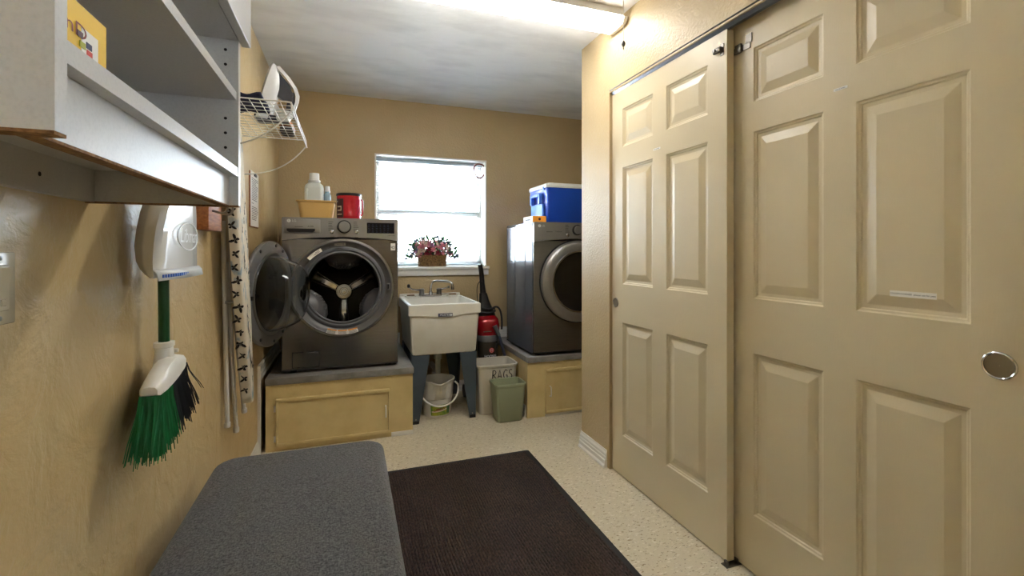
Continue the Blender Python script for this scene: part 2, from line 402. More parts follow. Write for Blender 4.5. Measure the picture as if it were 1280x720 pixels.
for z0, z1 in ((iz0+.04, 1.50), (1.545, iz1-.04)):
    b = B().box((ix0+.035, y0+.018, z0), (ix1-.035, y0+.022, z1)); build('pane', b, 'pane', win)

YS = YB + .112
bl = thing('window_blind', (.67, YS, WZ0+.02), 'white mini blind with open horizontal slats in the window', 'blind')
b = B().box((ix0+.006, YS-.02, iz1-.032), (ix1-.006, YS+.02, iz1-.002), .003); build('headrail', b, 'vinyl', bl)
b = B().box((ix0+.012, YS-.012, WZ0+.022), (ix1-.012, YS+.012, WZ0+.036), .004); build('bottom_rail', b, 'vinyl', bl)
sl = B(); hw = (ix1-ix0)/2 - .012
sl.grid(lambda u, v: (.67 + (u-.5)*2*hw, YS + (v-.5)*.025, WZ0+.02 + .0022*(1-(2*v-1)**2)), 1, 4)
zs = [WZ0+.055 + i*.0205 for i in range(int((iz1-.04-WZ0-.055)/.0205)+1)]
first = None
for i, z in enumerate(zs):
    if first is None:
        first = o = build('slat', sl, 'vinyl', bl, solid=.0006)
    else:
        o = first.copy(); C.objects.link(o)
    o.location = (0, 0, z - WZ0 - .02)
for x in (WX0+.07, WX0+.16, WX1-.09):
    b = B().cyl((x, YS-.015, WZ0+.036), (x, YS-.015, iz1-.03), .0012, n=6); build('lift_cord', b, 'vinyl', bl)
b = B().cyl((ix1-.045, YS-.03, 1.12), (ix1-.03, YS-.026, iz1-.03), .004, n=6); build('tilt_wand', b, 'glass', bl)
b = B()
c = Vector((1.088, YB+.035, 1.900)); pts = []
for i in range(36):
    a = 2*math.pi*i/36; r = .062 + .004*math.sin(3*a); pts.append(c + Vector((r*.82*math.cos(a), .004*math.sin(2*a), r*math.sin(a))))
b.tube(pts, .0065, 8, closed=True)
tag(build('hanging_loop', b, 'reddishcord'), 'reddish brown cord loop hanging at the top corner of the blind', 'cord loop')

# ------------------------------------------------------------------ closet doors, track
def panel_door(name, label, xf, y0, y1, z0, z1, stile, mull):
    """sliding six-panel door, front face at x = xf looking to -x"""
    d = thing(name, (xf, (y0+y1)/2, z0), label, 'door', kind='structure')
    th = .034; wd = (y1 - y0 - 2*stile - mull)/2
    ys = [y0, y0+stile, y0+stile+wd, y0+stile+wd+mull, y1-stile, y1]
    zz = [z0, z0+.214, z0+.812, z0+1.014, z0+1.630, z0+1.740, z0+1.940, z1]
    b = B(); holes = []
    V = [(xf, y, z) for z in zz for y in ys]; F = []
    for j in range(7):
        for i in range(5):
            if i in (1, 3) and j in (1, 3, 5): holes.append((ys[i], ys[i+1], zz[j], zz[j+1])); continue
            F.append((j*6+i, j*6+i+1, (j+1)*6+i+1, (j+1)*6+i))
    b.add(V, F)
    xb = xf + th
    b.add([(xf, y0, z0), (xf, y1, z0), (xf, y1, z1), (xf, y0, z1), (xb, y0, z0), (xb, y1, z0), (xb, y1, z1), (xb, y0, z1)],
          [(4, 5, 6, 7), (0, 1, 5, 4), (1, 2, 6, 5), (2, 3, 7, 6), (3, 0, 4, 7)])
    build('door_slab', b, 'door', d, ang=20)
    prof = [(0, 0), (.004, .0045), (.009, .0055), (.012, .0095), (.020, .0105), (.023, .0105), (.052, .0025), (.054, .002)]
    for (a0, a1, c0, c1) in holes:
        q = B().loft([[(xf+dp, a0+i_, c0+i_), (xf+dp, a1-i_, c0+i_), (xf+dp, a1-i_, c1-i_), (xf+dp, a0+i_, c1-i_)] for i_, dp in prof], cap0=False)
        build('panel', q, 'door', d, ang=12)
    return d
X1, X2 = 1.366, 1.411
d1 = panel_door('door_1', 'cream six-panel sliding closet door in front, next to the wall end', X1, 1.394, 2.208, .008, 2.048, .100, .100)
d2 = panel_door('door_2', 'cream six-panel sliding closet door behind, with the large round finger pull', X2, .580, 1.412, .008, 2.062, .100, .100)
def pull(parent, x, y, z, r):
    p_ = build('pull_ring', B().lathe([(r, .0005), (r, -.003), (r*.93, -.0045), (r*.86, -.003), (r*.84, -.0006)], (x, y, z), (1, 0, 0), 32, False, False), 'chrome', parent)
    build('pull_cup', B().lathe([(r*.85, -.0008), (r*.8, -.0006), (r*.45, -.0003), (.0005, -.0002)], (x, y, z), (1, 0, 0), 32, False, False), 'pullcup', p_)
pull(d2, X2, .628, .935, .032)
pull(d1, X1, 2.172, .918, .026)
def strip(parent, x, y, z, w_, h, txt, size):
    s_ = build('label_strip', B().box((x-.0008, y-w_/2, z-h/2), (x, y+w_/2, z+h/2)), 'paper', parent)
    build('lettering', B().text(txt, size, lambda u, v, hh: (x-.0012, y-u, z+v)), 'ink', s_, flat=True)
strip(d2, X2+.002, .803, 1.082, .108, .016, 'COUSIN CORNER  please use for pets', .0065)
strip(d2, X2, .992, 1.692, .042, .008, 'out of town', .0062)
strip(d1, X1, 1.82, 1.677, .052, .009, 'linen storage', .0075)
# roller hanger brackets
b = B().box((X1-.003, 1.408, 1.955), (X1, 1.425, 2.0)).box((X1-.016, 1.412, 1.968), (X1-.003, 1.452, 1.988), .003).cyl((X1-.022, 1.44, 1.978), (X1-.006, 1.44, 1.978), .006, n=10)
build('roller_bracket', b, 'hanger', d1)
b = B().box((X2-.004, 1.325, 1.955), (X2, 1.41, 1.978)).box((X2-.004, 1.318, 1.975), (X2, 1.345, 2.008)).box((X2-.012, 1.36, 1.95), (X2-.003, 1.39, 1.985), .003)
build('roller_bracket', b, 'hanger', d2)
b = B(); tr = [(0, .0), (.012, -.012), (.02, -.026), (.03, -.03), (.034, -.026), (.03, -.01), (.09, -.004), (.09, 0)]
b.loft([[(XR-.004+dx, y, CZ+.012+dz) for dx, dz in tr] for y in (CY0, CY1-.004)])
tag(build('trim_1', b, 'track', origin=(0, 0, 0)), 'grey steel sliding-door track under the closet header', 'track', kind='structure')
b = B().box((1.345, 1.372, 0), (1.42, 1.402, .003)).box((1.352, 1.378, .003), (1.362, 1.396, .02), .003).box((1.402, 1.378, .003), (1.408, 1.396, .02), .002)
tag(build('door_floor_guide', b, 'hanger'), 'small metal floor guide under the edge of the sliding doors', 'guide')

# ------------------------------------------------------------------ ceiling fluorescents and pull cord
def fixture(x0, x1, y0, y1, label):
    f = thing('fluorescent_fixture', ((x0+x1)/2, (y0+y1)/2, ZC), label, 'ceiling light')
    b = B().box((x0+.021, y0-.004, ZC-.0345), (x1-.021, y1+.004, ZC)); build('housing', b, 'fixture', f)
    ym, hy = (y0+y1)/2, (y1-y0)/2; prof = [(-hy, -.034), (-hy, -.046), (-hy*.86, -.062), (-hy*.5, -.068), (0, -.070), (hy*.5, -.068), (hy*.86, -.062), (hy, -.046), (hy, -.034)]
    b = B().loft([[(x, ym+a, ZC+h-.0005) for a, h in prof] for x in (x0+.02, x1-.02)]); build('diffuser', b, 'diffuser', f)
    for xa, xb in ((x0, x0+.02), (x1-.02, x1)):
        b = B().loft([[(x, ym+a*1.05, ZC+h*1.06) for a, h in prof] for x in (xa, xb)]); build('end_cap', b, 'fixture', f)
fixture(.13, 1.343, 2.03, 2.19, 'lit white fluorescent ceiling light reaching the wall above the closet doors')
pc = thing('light_pull_cord', (1.236, 1.9, 2.16), 'thin pull cord with a dark weight hanging from the ceiling near the light', 'pull cord')
build('cord', B().cyl((1.236, 1.9, 2.185), (1.236, 1.9, ZC), .0022, n=6), 'fixture', pc)
build('cord_weight', B().lathe([(.001, -.034), (.003, -.028), (.002, -.022), (.009, -.012), (.010, -.004), (.006, .006), (.002, .01)], (1.236, 1.9, 2.19), n=12), 'doorgrey', pc)

# ------------------------------------------------------------------ wall cabinet
KX, KY0, KY1, KZ = -.228, .485, 1.180, 1.296   # front plane, near/far ends, bottom
kt = .018
cab = thing('wall_cabinet', (-.36, .83, KZ), 'white melamine wall cabinet with open shelves above a plain apron', 'cabinet')
for ya, yb in ((KY0, KY0+kt), (KY1-kt, KY1)):
    p_ = build('side_panel', B().box((XL+.001, ya, KZ+.003), (KX, yb, 2.25)), 'cabinet', cab)
    build('raw_edge', B().box((XL+.001, ya, KZ), (KX-.0005, yb, KZ+.0029)), 'chip', p_)
    inner = yb if ya == KY0 else ya; s_ = 1 if ya == KY0 else -1
    for z in (1.425, 1.457, 1.489, 1.575, 1.607, 1.639, 1.75, 1.782):
        for x in (KX-.025, XL+.06):
            build('shelf_pin_hole', B().cyl((x, inner, z), (x, inner+s_*.0006, z), .0032, n=10), 'dark', p_)
yi0, yi1 = KY0+kt, KY1-kt
build('shelf', B().box((XL+.004, yi0, 1.362), (KX-.001, yi1, 1.382)), 'cabinet', cab)
build('shelf', B().box((XL+.004, yi0, 1.530), (KX-.004, yi1, 1.548)), 'cabinet', cab)
build('shelf', B().box((XL+.004, yi0, 1.662), (KX-.001, yi1, 1.680)), 'cabinet', cab)
build('shelf', B().box((XL+.004, yi0, 2.232), (KX-.001, yi1, 2.250)), 'cabinet', cab)
build('back_panel', B().box((XL+.0005, yi0, 1.382), (XL+.004, yi1, 2.232)), 'cabinet', cab)
p_ = build('apron', B().box((KX-.034, yi0, KZ+.003), (KX-.018, yi1, 1.362)), 'cabinet', cab)
build('raw_edge', B().box((KX-.034, yi0, KZ), (KX-.018, yi1, KZ+.0029)), 'chip', p_)
p_ = build('hanging_rail', B().box((XL+.0005, yi0, KZ+.002), (XL+.017, yi1, 1.362)), 'cabinet', cab)
build('screw_hole', B().cyl((XL+.017, .985, 1.327), (XL+.0176, .985, 1.327), .004, n=10), 'dark', p_)
ymid = (KY0+KY1)/2
for ya, yb in ((KY0+.001, ymid-.0015), (ymid+.0015, KY1+.012)):
    build('door', B().box((KX+.001, ya, 1.660), (KX+.019, yb, 2.248), .001, 1), 'cabinet', cab)
# things on its lower shelf
ybx = thing('yellow_carton', (-.33, .60, 1.382), 'yellow printed carton on the lower shelf of the white cabinet', 'box')
build('carton', B().box((-.385, .505, 1.382), (-.268, .672, 1.462), .001, 1), 'yellow', ybx)
p_ = build('white_patch', B().box((-.268, .617, 1.3835), (-.2674, .651, 1.438)), 'paper', ybx)
for y, z, mm in ((.613, 1.4285, 'maroon'), (.631, 1.4225, 'navyprint'), (.632, 1.4145, 'scarlet'), (.618, 1.4190, 'lime')):
    build('colour_square', B().box((-.2675, y-.0055, z-.0032), (-.2668, y+.0055, z+.0032)), mm, p_)
build('lettering', B().text('cnD', .034, lambda u, v, h: (-.2672, .628+u, 1.4315+v*.62), align='RIGHT'), 'redprint', ybx, flat=True)
ck = thing('coiled_cable', (-.275, 1.02, 1.382), 'black coiled cable with a looped end on the lower shelf of the white cabinet', 'cable')
pts = []
for i in range(16*7+1):
    a = 2*math.pi*i/16; pts.append((-.275 + .011*math.cos(a), .82 + .16*i/112, 1.382 + .0145 + .011*math.sin(a)))
build('coil', B().tube(pts, .0034, 6), 'black', ck)
pts = [Vector((-.285 + .018*math.cos(a), 1.055 + .032*math.sin(a), 1.396 + .006*math.cos(a+.6))) for a in [2*math.pi*i/24 for i in range(24)]]
build('loop', B().tube(pts, .0065, 8, closed=True), 'black', ck)
build('lead', B().tube(bez((-.275, .98, 1.39), (-.27, 1.0, 1.389), (-.28, 1.01, 1.39), (-.285, 1.026, 1.392), 8), .0034, 6), 'black', ck)

# ------------------------------------------------------------------ light switch
sw = thing('light_switch', (XL, .912, 1.087), 'almond rocker switch plate on the tan plaster wall under the cabinet', 'light switch')
build('wall_plate', B().box((XL, .874, 1.087), (XL+.006, .948, 1.197), .002), 'switch', sw)
build('rocker_frame', B().box((XL+.006, .896, 1.108), (XL+.008, .930, 1.178), .0008, 1), 'switch', sw)
p_ = build('rocker', B().prism([(.006, 1.112), (.010, 1.112), (.0085, 1.143), (.014, 1.174), (.006, 1.174)], lambda u, v, d: (XL+u, d, v), .899, .927), 'switch', sw)
build('slider', B().box((XL+.0085, .908, 1.116), (XL+.0115, .918, 1.126), .0008, 1), 'switch', p_)
for z in (1.097, 1.188):
    build('screw', B().lathe([(.0038, 0), (.0036, .0012), (.001, .0018)], (XL+.006, .913, z), (1, 0, 0), 12), 'steel', sw)

# ------------------------------------------------------------------ dustpan, broom, wooden hook block
pan = thing('dustpan', (-.42, 1.33, 1.135), 'milky white plastic dustpan clipped upside down to the broom handle', 'dustpan')
lev = []   # z, back-near(x,y), near corner(x,y), far corner, back-far
for z, bn, nc, fc, bf in ((1.140, (-.400, 1.196), (-.392, 1.184), (-.388, 1.470), (-.400, 1.480)),
                          (1.147, (-.418, 1.222), (-.392, 1.185), (-.388, 1.470), (-.400, 1.480)),
                          (1.158, (-.436, 1.248), (-.392, 1.187), (-.388, 1.470), (-.410, 1.482)),
                          (1.175, (-.452, 1.272), (-.392, 1.190), (-.388, 1.470), (-.425, 1.484)),
                          (1.210, (-.462, 1.290), (-.392, 1.198), (-.388, 1.468), (-.440, 1.484)),
                          (1.250, (-.464, 1.308), (-.392, 1.212), (-.388, 1.466), (-.445, 1.480)),
                          (1.290, (-.463, 1.325), (-.391, 1.236), (-.388, 1.463), (-.445, 1.476)),
                          (1.340, (-.460, 1.352), (-.392, 1.285), (-.390, 1.460), (-.440, 1.470)),
                          (1.390, (-.452, 1.375), (-.398, 1.335), (-.396, 1.455), (-.430, 1.462)),
                          (1.420, (-.445, 1.390), (-.410, 1.370), (-.408, 1.448), (-.425, 1.452))):
    bn, nc, fc, bf = [Vector((*q, z)) for q in (bn, nc, fc, bf)]
    row = [bn, bn.lerp(nc, .4) + (bn-nc).length*Vector((.08, -.15, 0)), bn.lerp(nc, .85) + Vector((.004, -.004, 0)), nc.lerp(fc, .06) + Vector((.004, 0, 0))]
    row += [nc.lerp(fc, q) + Vector((.006*math.sin(math.pi*q) , 0, 0)) for q in (.2, .4, .6, .8)]
    row += [nc.lerp(fc, .95) + Vector((.003, 0, 0)), fc.lerp(bf, .3), bf]
    lev.append(row)
build('scoop', B().loft(lev, False, False, closed=False), 'panwhite', pan, ang=60, solid=.003)
lp = build('lip', B().loft([[(-.3905, 1.180, 1.158), (-.384, 1.33, 1.157), (-.3855, 1.474, 1.158)], [(-.384, 1.180, 1.150), (-.377, 1.33, 1.149), (-.379, 1.476, 1.150)],
                       [(-.382, 1.186, 1.134), (-.375, 1.33, 1.133), (-.377, 1.480, 1.134)]], False, False, closed=False), 'lip', pan, ang=20, solid=.003)
b = B()
for i in range(14): b.box((-.3815+.0055*math.sin(math.pi*(i+1)/17), 1.20+i*.0135, 1.140), (-.3795+.0055*math.sin(math.pi*(i+1)/17), 1.207+i*.0135, 1.147))
build('printed_marks', b, 'ltblue', lp)
b = B().text('Libman', .05, lambda u, v, h: (-.3835+.006*math.sin(math.pi*((1.355+u-1.2)/.265)), 1.375+u*.95, 1.235+v), shear=.2)
b.tube([(-.3845+.006*math.sin(math.pi*((1.375+.075*math.cos(a)-1.2)/.265)), 1.375+.083*math.cos(a), 1.235+.034*math.sin(a)) for a in [2*math.pi*i/40 for i in range(40)]], .0014, 5, closed=True)
build('embossed_mark', b, 'lid', pan)
build('grip', B().loft([rrect(-.425, 1.42, .016, .035, .012, 1.415), rrect(-.43, 1.42, .014, .028, .012, 1.47), rrect(-.43, 1.42, .014, .028, .012, 1.56), rrect(-.43, 1.42, .008, .02, .007, 1.575)]), 'panwhite', pan)

br = thing('broom', (-.46, 1.41, .70), 'angled broom with dark green handle, white head and green and charcoal bristles', 'broom')
BX = -.452
build('handle', B().cyl((BX, 1.438, .93), (BX-.006, 1.432, 1.98), .0125, n=16).lathe([(.0125, 0), (.010, .012), (.003, .016)], (BX-.006, 1.432, 1.979), n=16), 'greenhandle', br)
build('socket', B().loft([rrect(BX, 1.438, .021, .026, .014, .90), rrect(BX, 1.438, .019, .023, .016, .93), rrect(BX, 1.438, .018, .022, .016, .948), rrect(BX, 1.438, .021, .025, .018, .950), rrect(BX, 1.438, .021, .025, .018, .962), rrect(BX, 1.438, .015, .017, .012, .963)]), 'broomwhite', br)
build('lock_button', B().cyl((BX+.016, 1.455, .935), (BX+.026, 1.455, .935), .006, .005, n=12), 'broomwhite', br)
hd = []
def bcx(y): return -.427 - .022*(y-1.26)/.28
for y, z0, z1, hx in ((1.268, .870, .888, .016), (1.276, .866, .893, .020), (1.32, .867, .908, .024), (1.37, .869, .921, .025), (1.42, .872, .926, .025), (1.46, .875, .924, .024), (1.495, .878, .918, .023), (1.52, .881, .912, .021), (1.53, .884, .906, .016)):
    c_ = bcx(y); hd.append([(c_-hx, y, z0), (c_+hx, y, z0), (c_+hx, y, z0+(z1-z0)*.55), (c_+hx*.7, y, z0+(z1-z0)*.9), (c_, y, z1), (c_-hx*.7, y, z0+(z1-z0)*.9), (c_-hx, y, z0+(z1-z0)*.55)])
build('head', B().loft(hd), 'broomwhite', br, ang=50)
def bristles(n, ya, yb, za, zb, ea, eb, la, lb, seed, r=.0013):
    rd = random.Random(seed); q = B()
    for i in range(n):
        t = rd.random(); y = ya + (yb-ya)*t; z = za + (zb-za)*t
        c_ = bcx(y); x = c_ + rd.uniform(-.021, .021); L_ = (la + (lb-la)*t)*rd.uniform(.9, 1.06)
        dy = (ea + (eb-ea)*t) + rd.gauss(0, .012); dx = rd.uniform(-.016, .012) + (x-c_)*.45
        if x + dx < XL + .006: dx = XL + .006 - x + rd.uniform(0, .006)
        p0 = Vector((x, y, z)); p3 = Vector((x+dx, y+dy, z-L_))
        q.tube(bez(p0, p0 + Vector((0, dy*.15, -L_*.35)), p3 + Vector((-dx*.2, -dy*.3, L_*.35)), p3, 4), [r, r, r, r, r*.8], 3)
    return q
o = build('green_bristles', bristles(460, 1.275, 1.39, .870, .873, -.028, .002, .148, .138, 3), 'greenbristle', br); o['kind'] = 'stuff'
o = build('charcoal_bristles', bristles(460, 1.385, 1.525, .873, .884, -.005, .085, .142, .138, 5), 'blackbristle', br); o['kind'] = 'stuff'
o = build('stray_bristles', bristles(9, 1.515, 1.528, .884, .886, .06, .12, .06, .10, 11, .0012), 'blackbristle', br); o['kind'] = 'stuff'

blk = thing('hook_block', (-.475, 1.95, 1.272), 'reddish oak hook board fixed on the wall between dustpan and ironing board', 'hook board')
build('board', B().box((XL, 1.845, 1.272), (-.452, 2.02, 1.375), .002), 'wood', blk)
for y in (1.89, 1.97):
    build('hook', B().tube(bez((-.452, y, 1.34), (-.42, y, 1.33), (-.405, y, 1.325), (-.405, y, 1.36), 8), .004, 8), 'steel', blk)

# ------------------------------------------------------------------ ironing board
ib = thing('ironing_board', (-.42, 2.3, .52), 'folded ironing board with cream butterfly cover hanging on the wall', 'ironing board')
T, N_ = Vector((-.447, 2.160, 1.715)), Vector((-.428, 2.375, .515))
dn = (N_-T); LEN = dn.length; dn.normalize()
wd_ = Vector((-.09, .995, 0)); wd_ = (wd_ - dn*wd_.dot(dn)).normalized(); nr = wd_.cross(dn)*-1
if nr.x < 0: nr = -nr
def bp(s, q, h): return T + dn*s + wd_*q + nr*h
def halfw(s):
    t = s/LEN
    if t < .03: return .10 + .06*(t/.03)**.5
    if t < .45: return .16
    if t < .93: return .16 - .085*((t-.45)/.48)**1.3
    return .075*math.sqrt(max(0.0, 1-((t-.93)/.07)**2))
ss = [0, .01, .03, .045] + [LEN*q/24 for q in range(1, 24) if LEN*q/24 > .05] + [LEN*q for q in (.94, .96, .975, .99, .9985)]
ss = sorted(ss)
sec = []
for s_ in ss:
    hw_ = max(halfw(s_), .004)
    sec.append([bp(s_, -hw_, -.016), bp(s_, -hw_-.003, 0), bp(s_, -hw_, .014), bp(s_, -hw_+.006 if hw_ > .01 else -hw_*.5, .020), bp(s_, 0, .023), bp(s_, hw_-.006 if hw_ > .01 else hw_*.5, .020), bp(s_, hw_, .014), bp(s_, hw_+.003, 0), bp(s_, hw_, -.016)])
cv = build('covered_board', B().loft(sec), 'cover', ib, ang=50)
def butterfly(q, c, u, v, n_, s_):
    wings = [[(0, .05), (.28, .62), (.85, 1.05), (1.15, .95), (.95, .40), (.45, .0)], [(0, .0), (.45, -.02), (.70, -.22), (.62, -.62), (.36, -.72), (.12, -.4)]]
    for wv in wings:
        for sg in (1, -1):
            q.add([c + s_*(sg*a*u + b_*v) + n_*.0012 for a, b_ in wv], [tuple(range(6))])
    q.add([c + s_*(a*u + b_*v) + n_*.0014 for a, b_ in ((-.05, -.5), (.05, -.5), (.05, .5), (-.05, .5))], [(0, 1, 2, 3)])
rd = random.Random(4)
def one(*a):
    q = B(); butterfly(q, *a); build('printed_butterfly', q, 'ink', cv, flat=True, fixn=False)
for i in range(15):
    s_ = .34 + i*.056; hw_ = halfw(s_); a = rd.uniform(-2.5, 2.5)
    u_ = (nr*math.cos(a) + dn*math.sin(a)); v_ = (-nr*math.sin(a) + dn*math.cos(a))
    one(bp(s_, -hw_-.0028, rd.uniform(-.006, .008)), u_, v_, -wd_, rd.uniform(.012, .019))
for i in range(26):
    s_ = .33 + i*.031; hw_ = halfw(s_); a = rd.uniform(-2, 2); k = rd.uniform(-.8, .8)
    u_ = (wd_*math.cos(a) + dn*math.sin(a)); v_ = (-wd_*math.sin(a) + dn*math.cos(a))
    one(bp(s_, k*(hw_-.01), .0215 + .0015*(1-abs(k))), u_, v_, nr, rd.uniform(.014, .026))
for p0_, p1_ in (((-.480, 2.165, 1.32), (-.480, 2.236, .462)), ((-.476, 2.20, 1.15), (-.470, 2.352, .398)), ((-.474, 2.33, .95), (-.462, 2.474, .444))):
    p0_, p1_ = Vector(p0_), Vector(p1_); d_ = (p1_-p0_).normalized()
    p_ = build('leg', B().cyl(p0_, p1_, .009, n=12), 'whiteenamel', ib)
    build('foot_cap', B().cyl(p1_-d_*.014, p1_+d_*.006, .012, n=12), 'white', p_)
build('pivot_bolt', B().cyl(bp(.72, -.105, -.05), bp(.72, -.105, -.016), .006, n=10), 'steel', ib)

# ------------------------------------------------------------------ paper notice
pn = thing('paper_notice', (XL, 2.93, 1.33), 'white typed notice clipped to a board on the wall beside the washer', 'notice')
build('backing_board', B().box((XL, 2.795, 1.328), (XL+.005, 3.035, 1.628)), 'wood', pn)
sh = build('sheet', B().box((XL+.005, 2.812, 1.333), (XL+.0062, 3.04, 1.635)), 'paper', pn)
q = B(); rd = random.Random(2)
for i in range(24):
    if i in (13, 15): continue
    wl = .05 if i == 14 else rd.uniform(.12, .18)
    q.box((XL+.0062, 2.84, 1.595-i*.0098), (XL+.0066, 2.84+wl, 1.598-i*.0098))
build('typed_lines', q, 'greyink', sh, flat=True)
build('clip', B().box((XL+.0062, 2.90, 1.612), (XL+.012, 2.96, 1.628), .002), 'black', pn)

# ------------------------------------------------------------------ wire shelf, iron and things on it
SY0, SY1, SX, SZ = 1.955, 2.605, -.205, 1.768
ws = thing('wire_shelf', (-.36, 2.28, SZ), 'white coated wire shelf on the wall holding the steam iron', 'wire shelf')
for i in range(14):
    y = SY0 + (SY1-SY0)*i/13
    b = B().tube([(XL+.004, y, SZ), (SX-.004, y, SZ), (SX, y, SZ-.004), (SX, y, SZ-.03)], .0016 if 0 < i < 13 else .0028, 6); build('cross_wire', b, 'wire', ws)
for i in range(9):
    x = XL + .01 + (SX-XL-.014)*i/8
    build('long_wire', B().cyl((x, SY0, SZ-.0030), (x, SY1, SZ-.0030), .0016, n=6), 'wire', ws)
build('front_rail', B().cyl((SX+.001, SY0, SZ-.031), (SX+.001, SY1+.03, SZ-.031), .0032, n=8), 'wire', ws)
build('front_rail', B().cyl((SX-.002, SY0, SZ), (SX-.002, SY1, SZ), .0030, n=8), 'wire', ws)
for y in (SY0+.006, SY1+.002):
    build('curved_brace', B().tube(bez((SX, y, SZ-.03), (SX-.07, y, SZ-.13), (XL+.14, y, SZ-.185), (XL+.002, y, SZ-.19), 14), .0032, 8), 'wire', ws)
for y in (SY0+.1, SY0+.35, SY1-.08):
    build('wall_clip', B().box((XL, y-.008, SZ-.014), (XL+.012, y+.008, SZ+.008), .002), 'white', ws)

ir = thing('steam_iron', (-.32, 2.30, SZ+.003), 'white and dark grey steam iron standing on its heel on the wire shelf', 'iron')
io = Vector((-.385, 2.30, SZ+.0045)); iu = Vector((.24, 0, .97)).normalized(); ih = Vector((1, 0, 0)); iw = Vector((0, 1, 0))
def ip(l, h, w_): return io + iu*l + ih*h + iw*w_
def iron_loop(sc, h, l0, l1, n_=12):
    pts = []
    for i in range(n_+1):
        t = i/n_; pts.append((l0 + (l1-l0)*t, .055*sc*math.sqrt(max(0, 1-t**2.4))))
    return [ip(l, h, w_) for l, w_ in pts] + [ip(l, h, -w_) for l, w_ in reversed(pts[:-1])]
build('soleplate', B().loft([iron_loop(1, 0, .004, .275), iron_loop(1, .007, .004, .275)]), 'chrome', ir)
build('skirt', B().loft([iron_loop(.99, .007, .003, .270), iron_loop(.98, .020, .002, .262), iron_loop(.84, .042, .002, .235), iron_loop(.6, .055, .002, .20), iron_loop(.5, .060, .002, .18)]), 'ironwhite', ir, ang=50)
b = B().prism([(.235, .030), (.17, .098), (.125, .122), (.100, .112), (.100, .085), (.115, .062), (.11, .045)], lambda u, v, d: ip(u, v, d), -.017, .017)
build('body_bridge', b, 'irongrey', ir)
b = B().tube([ip(.14, .105, 0), ip(.10, .118, 0), ip(.06, .120, 0), ip(.03, .116, 0), ip(.012, .106, 0)], [.018, .016, .0155, .016, .015], 12)
build('handle', b, 'irongrey', ir)
b = B().loft([[ip(l, h, -.014), ip(l, h, .014), ip(l+.006, h+.013, .009), ip(l+.006, h+.013, -.009)] for l, h in ((.252, .022), (.20, .078), (.16, .113), (.125, .132), (.10, .136), (.03, .130), (.004, .120))])
build('handle_cover', b, 'ironwhite', ir, ang=30)
build('heel_block', B().loft([[ip(.0, h, w_) for h, w_ in ((.008, -.045), (.132, -.026), (.132, .026), (.008, .045))], [ip(.022, h, w_) for h, w_ in ((.008, -.047), (.122, -.022), (.122, .022), (.008, .047))]]), 'irongrey', ir)
build('dial', B().cyl(ip(.065, .056, 0), ip(.075, .072, 0), .022, .020, n=20), 'ironwhite', ir)
build('cord_sleeve', B().tube([ip(.03, .130, .0), ip(.028, .150, .006), ip(.012, .160, .01)], [.008, .006, .004], 8), 'black', ir)
cl = B()
def cloth_pt(u, v):
    x = -.485 + u*.17; y = 1.985 + v*.22
    return (x, y, SZ+.022 + .005*math.sin(u*7+v*3) + .003*math.cos(v*9) + .003*math.sin(u*15))
cl.grid(cloth_pt, 14, 14)
tag(build('navy_cloth', cl, 'navy', solid=.014), 'crumpled navy cloth on the wire shelf beside the iron', 'cloth')
sp = thing('steamer_cup', (-.27, 2.245, SZ+.002), 'small clear plastic measuring cup on the wire shelf below the iron', 'cup')
build('cup', B().lathe([(.024, 0), (.026, .003), (.031, .036), (.033, .038), (.0305, .038), (.025, .004), (.001, .003)], (-.27, 2.245, SZ+.0025), n=24, cap1=False), 'jug', sp)
build('handle', B().tube(bez((-.241, 2.245, SZ+.034), (-.225, 2.245, SZ+.034), (-.225, 2.245, SZ+.012), (-.244, 2.245, SZ+.012), 8), .003, 6), 'jug', sp)
sb = thing('shoe_brush', (-.27, 2.50, SZ+.002), 'dark bristled wooden brush lying on the far end of the wire shelf', 'brush')
build('brush_back', B().loft([rrect(-.28, 2.49, .028, .075, .026, SZ+.022), rrect(-.28, 2.49, .032, .08, .028, SZ+.030), rrect(-.28, 2.49, .026, .07, .024, SZ+.042)]), 'wood', sb)
build('bristle_block', B().loft([rrect(-.28, 2.49, .028, .074, .024, SZ+.003), rrect(-.28, 2.49, .026, .072, .024, SZ+.022)]), 'softblack', sb)

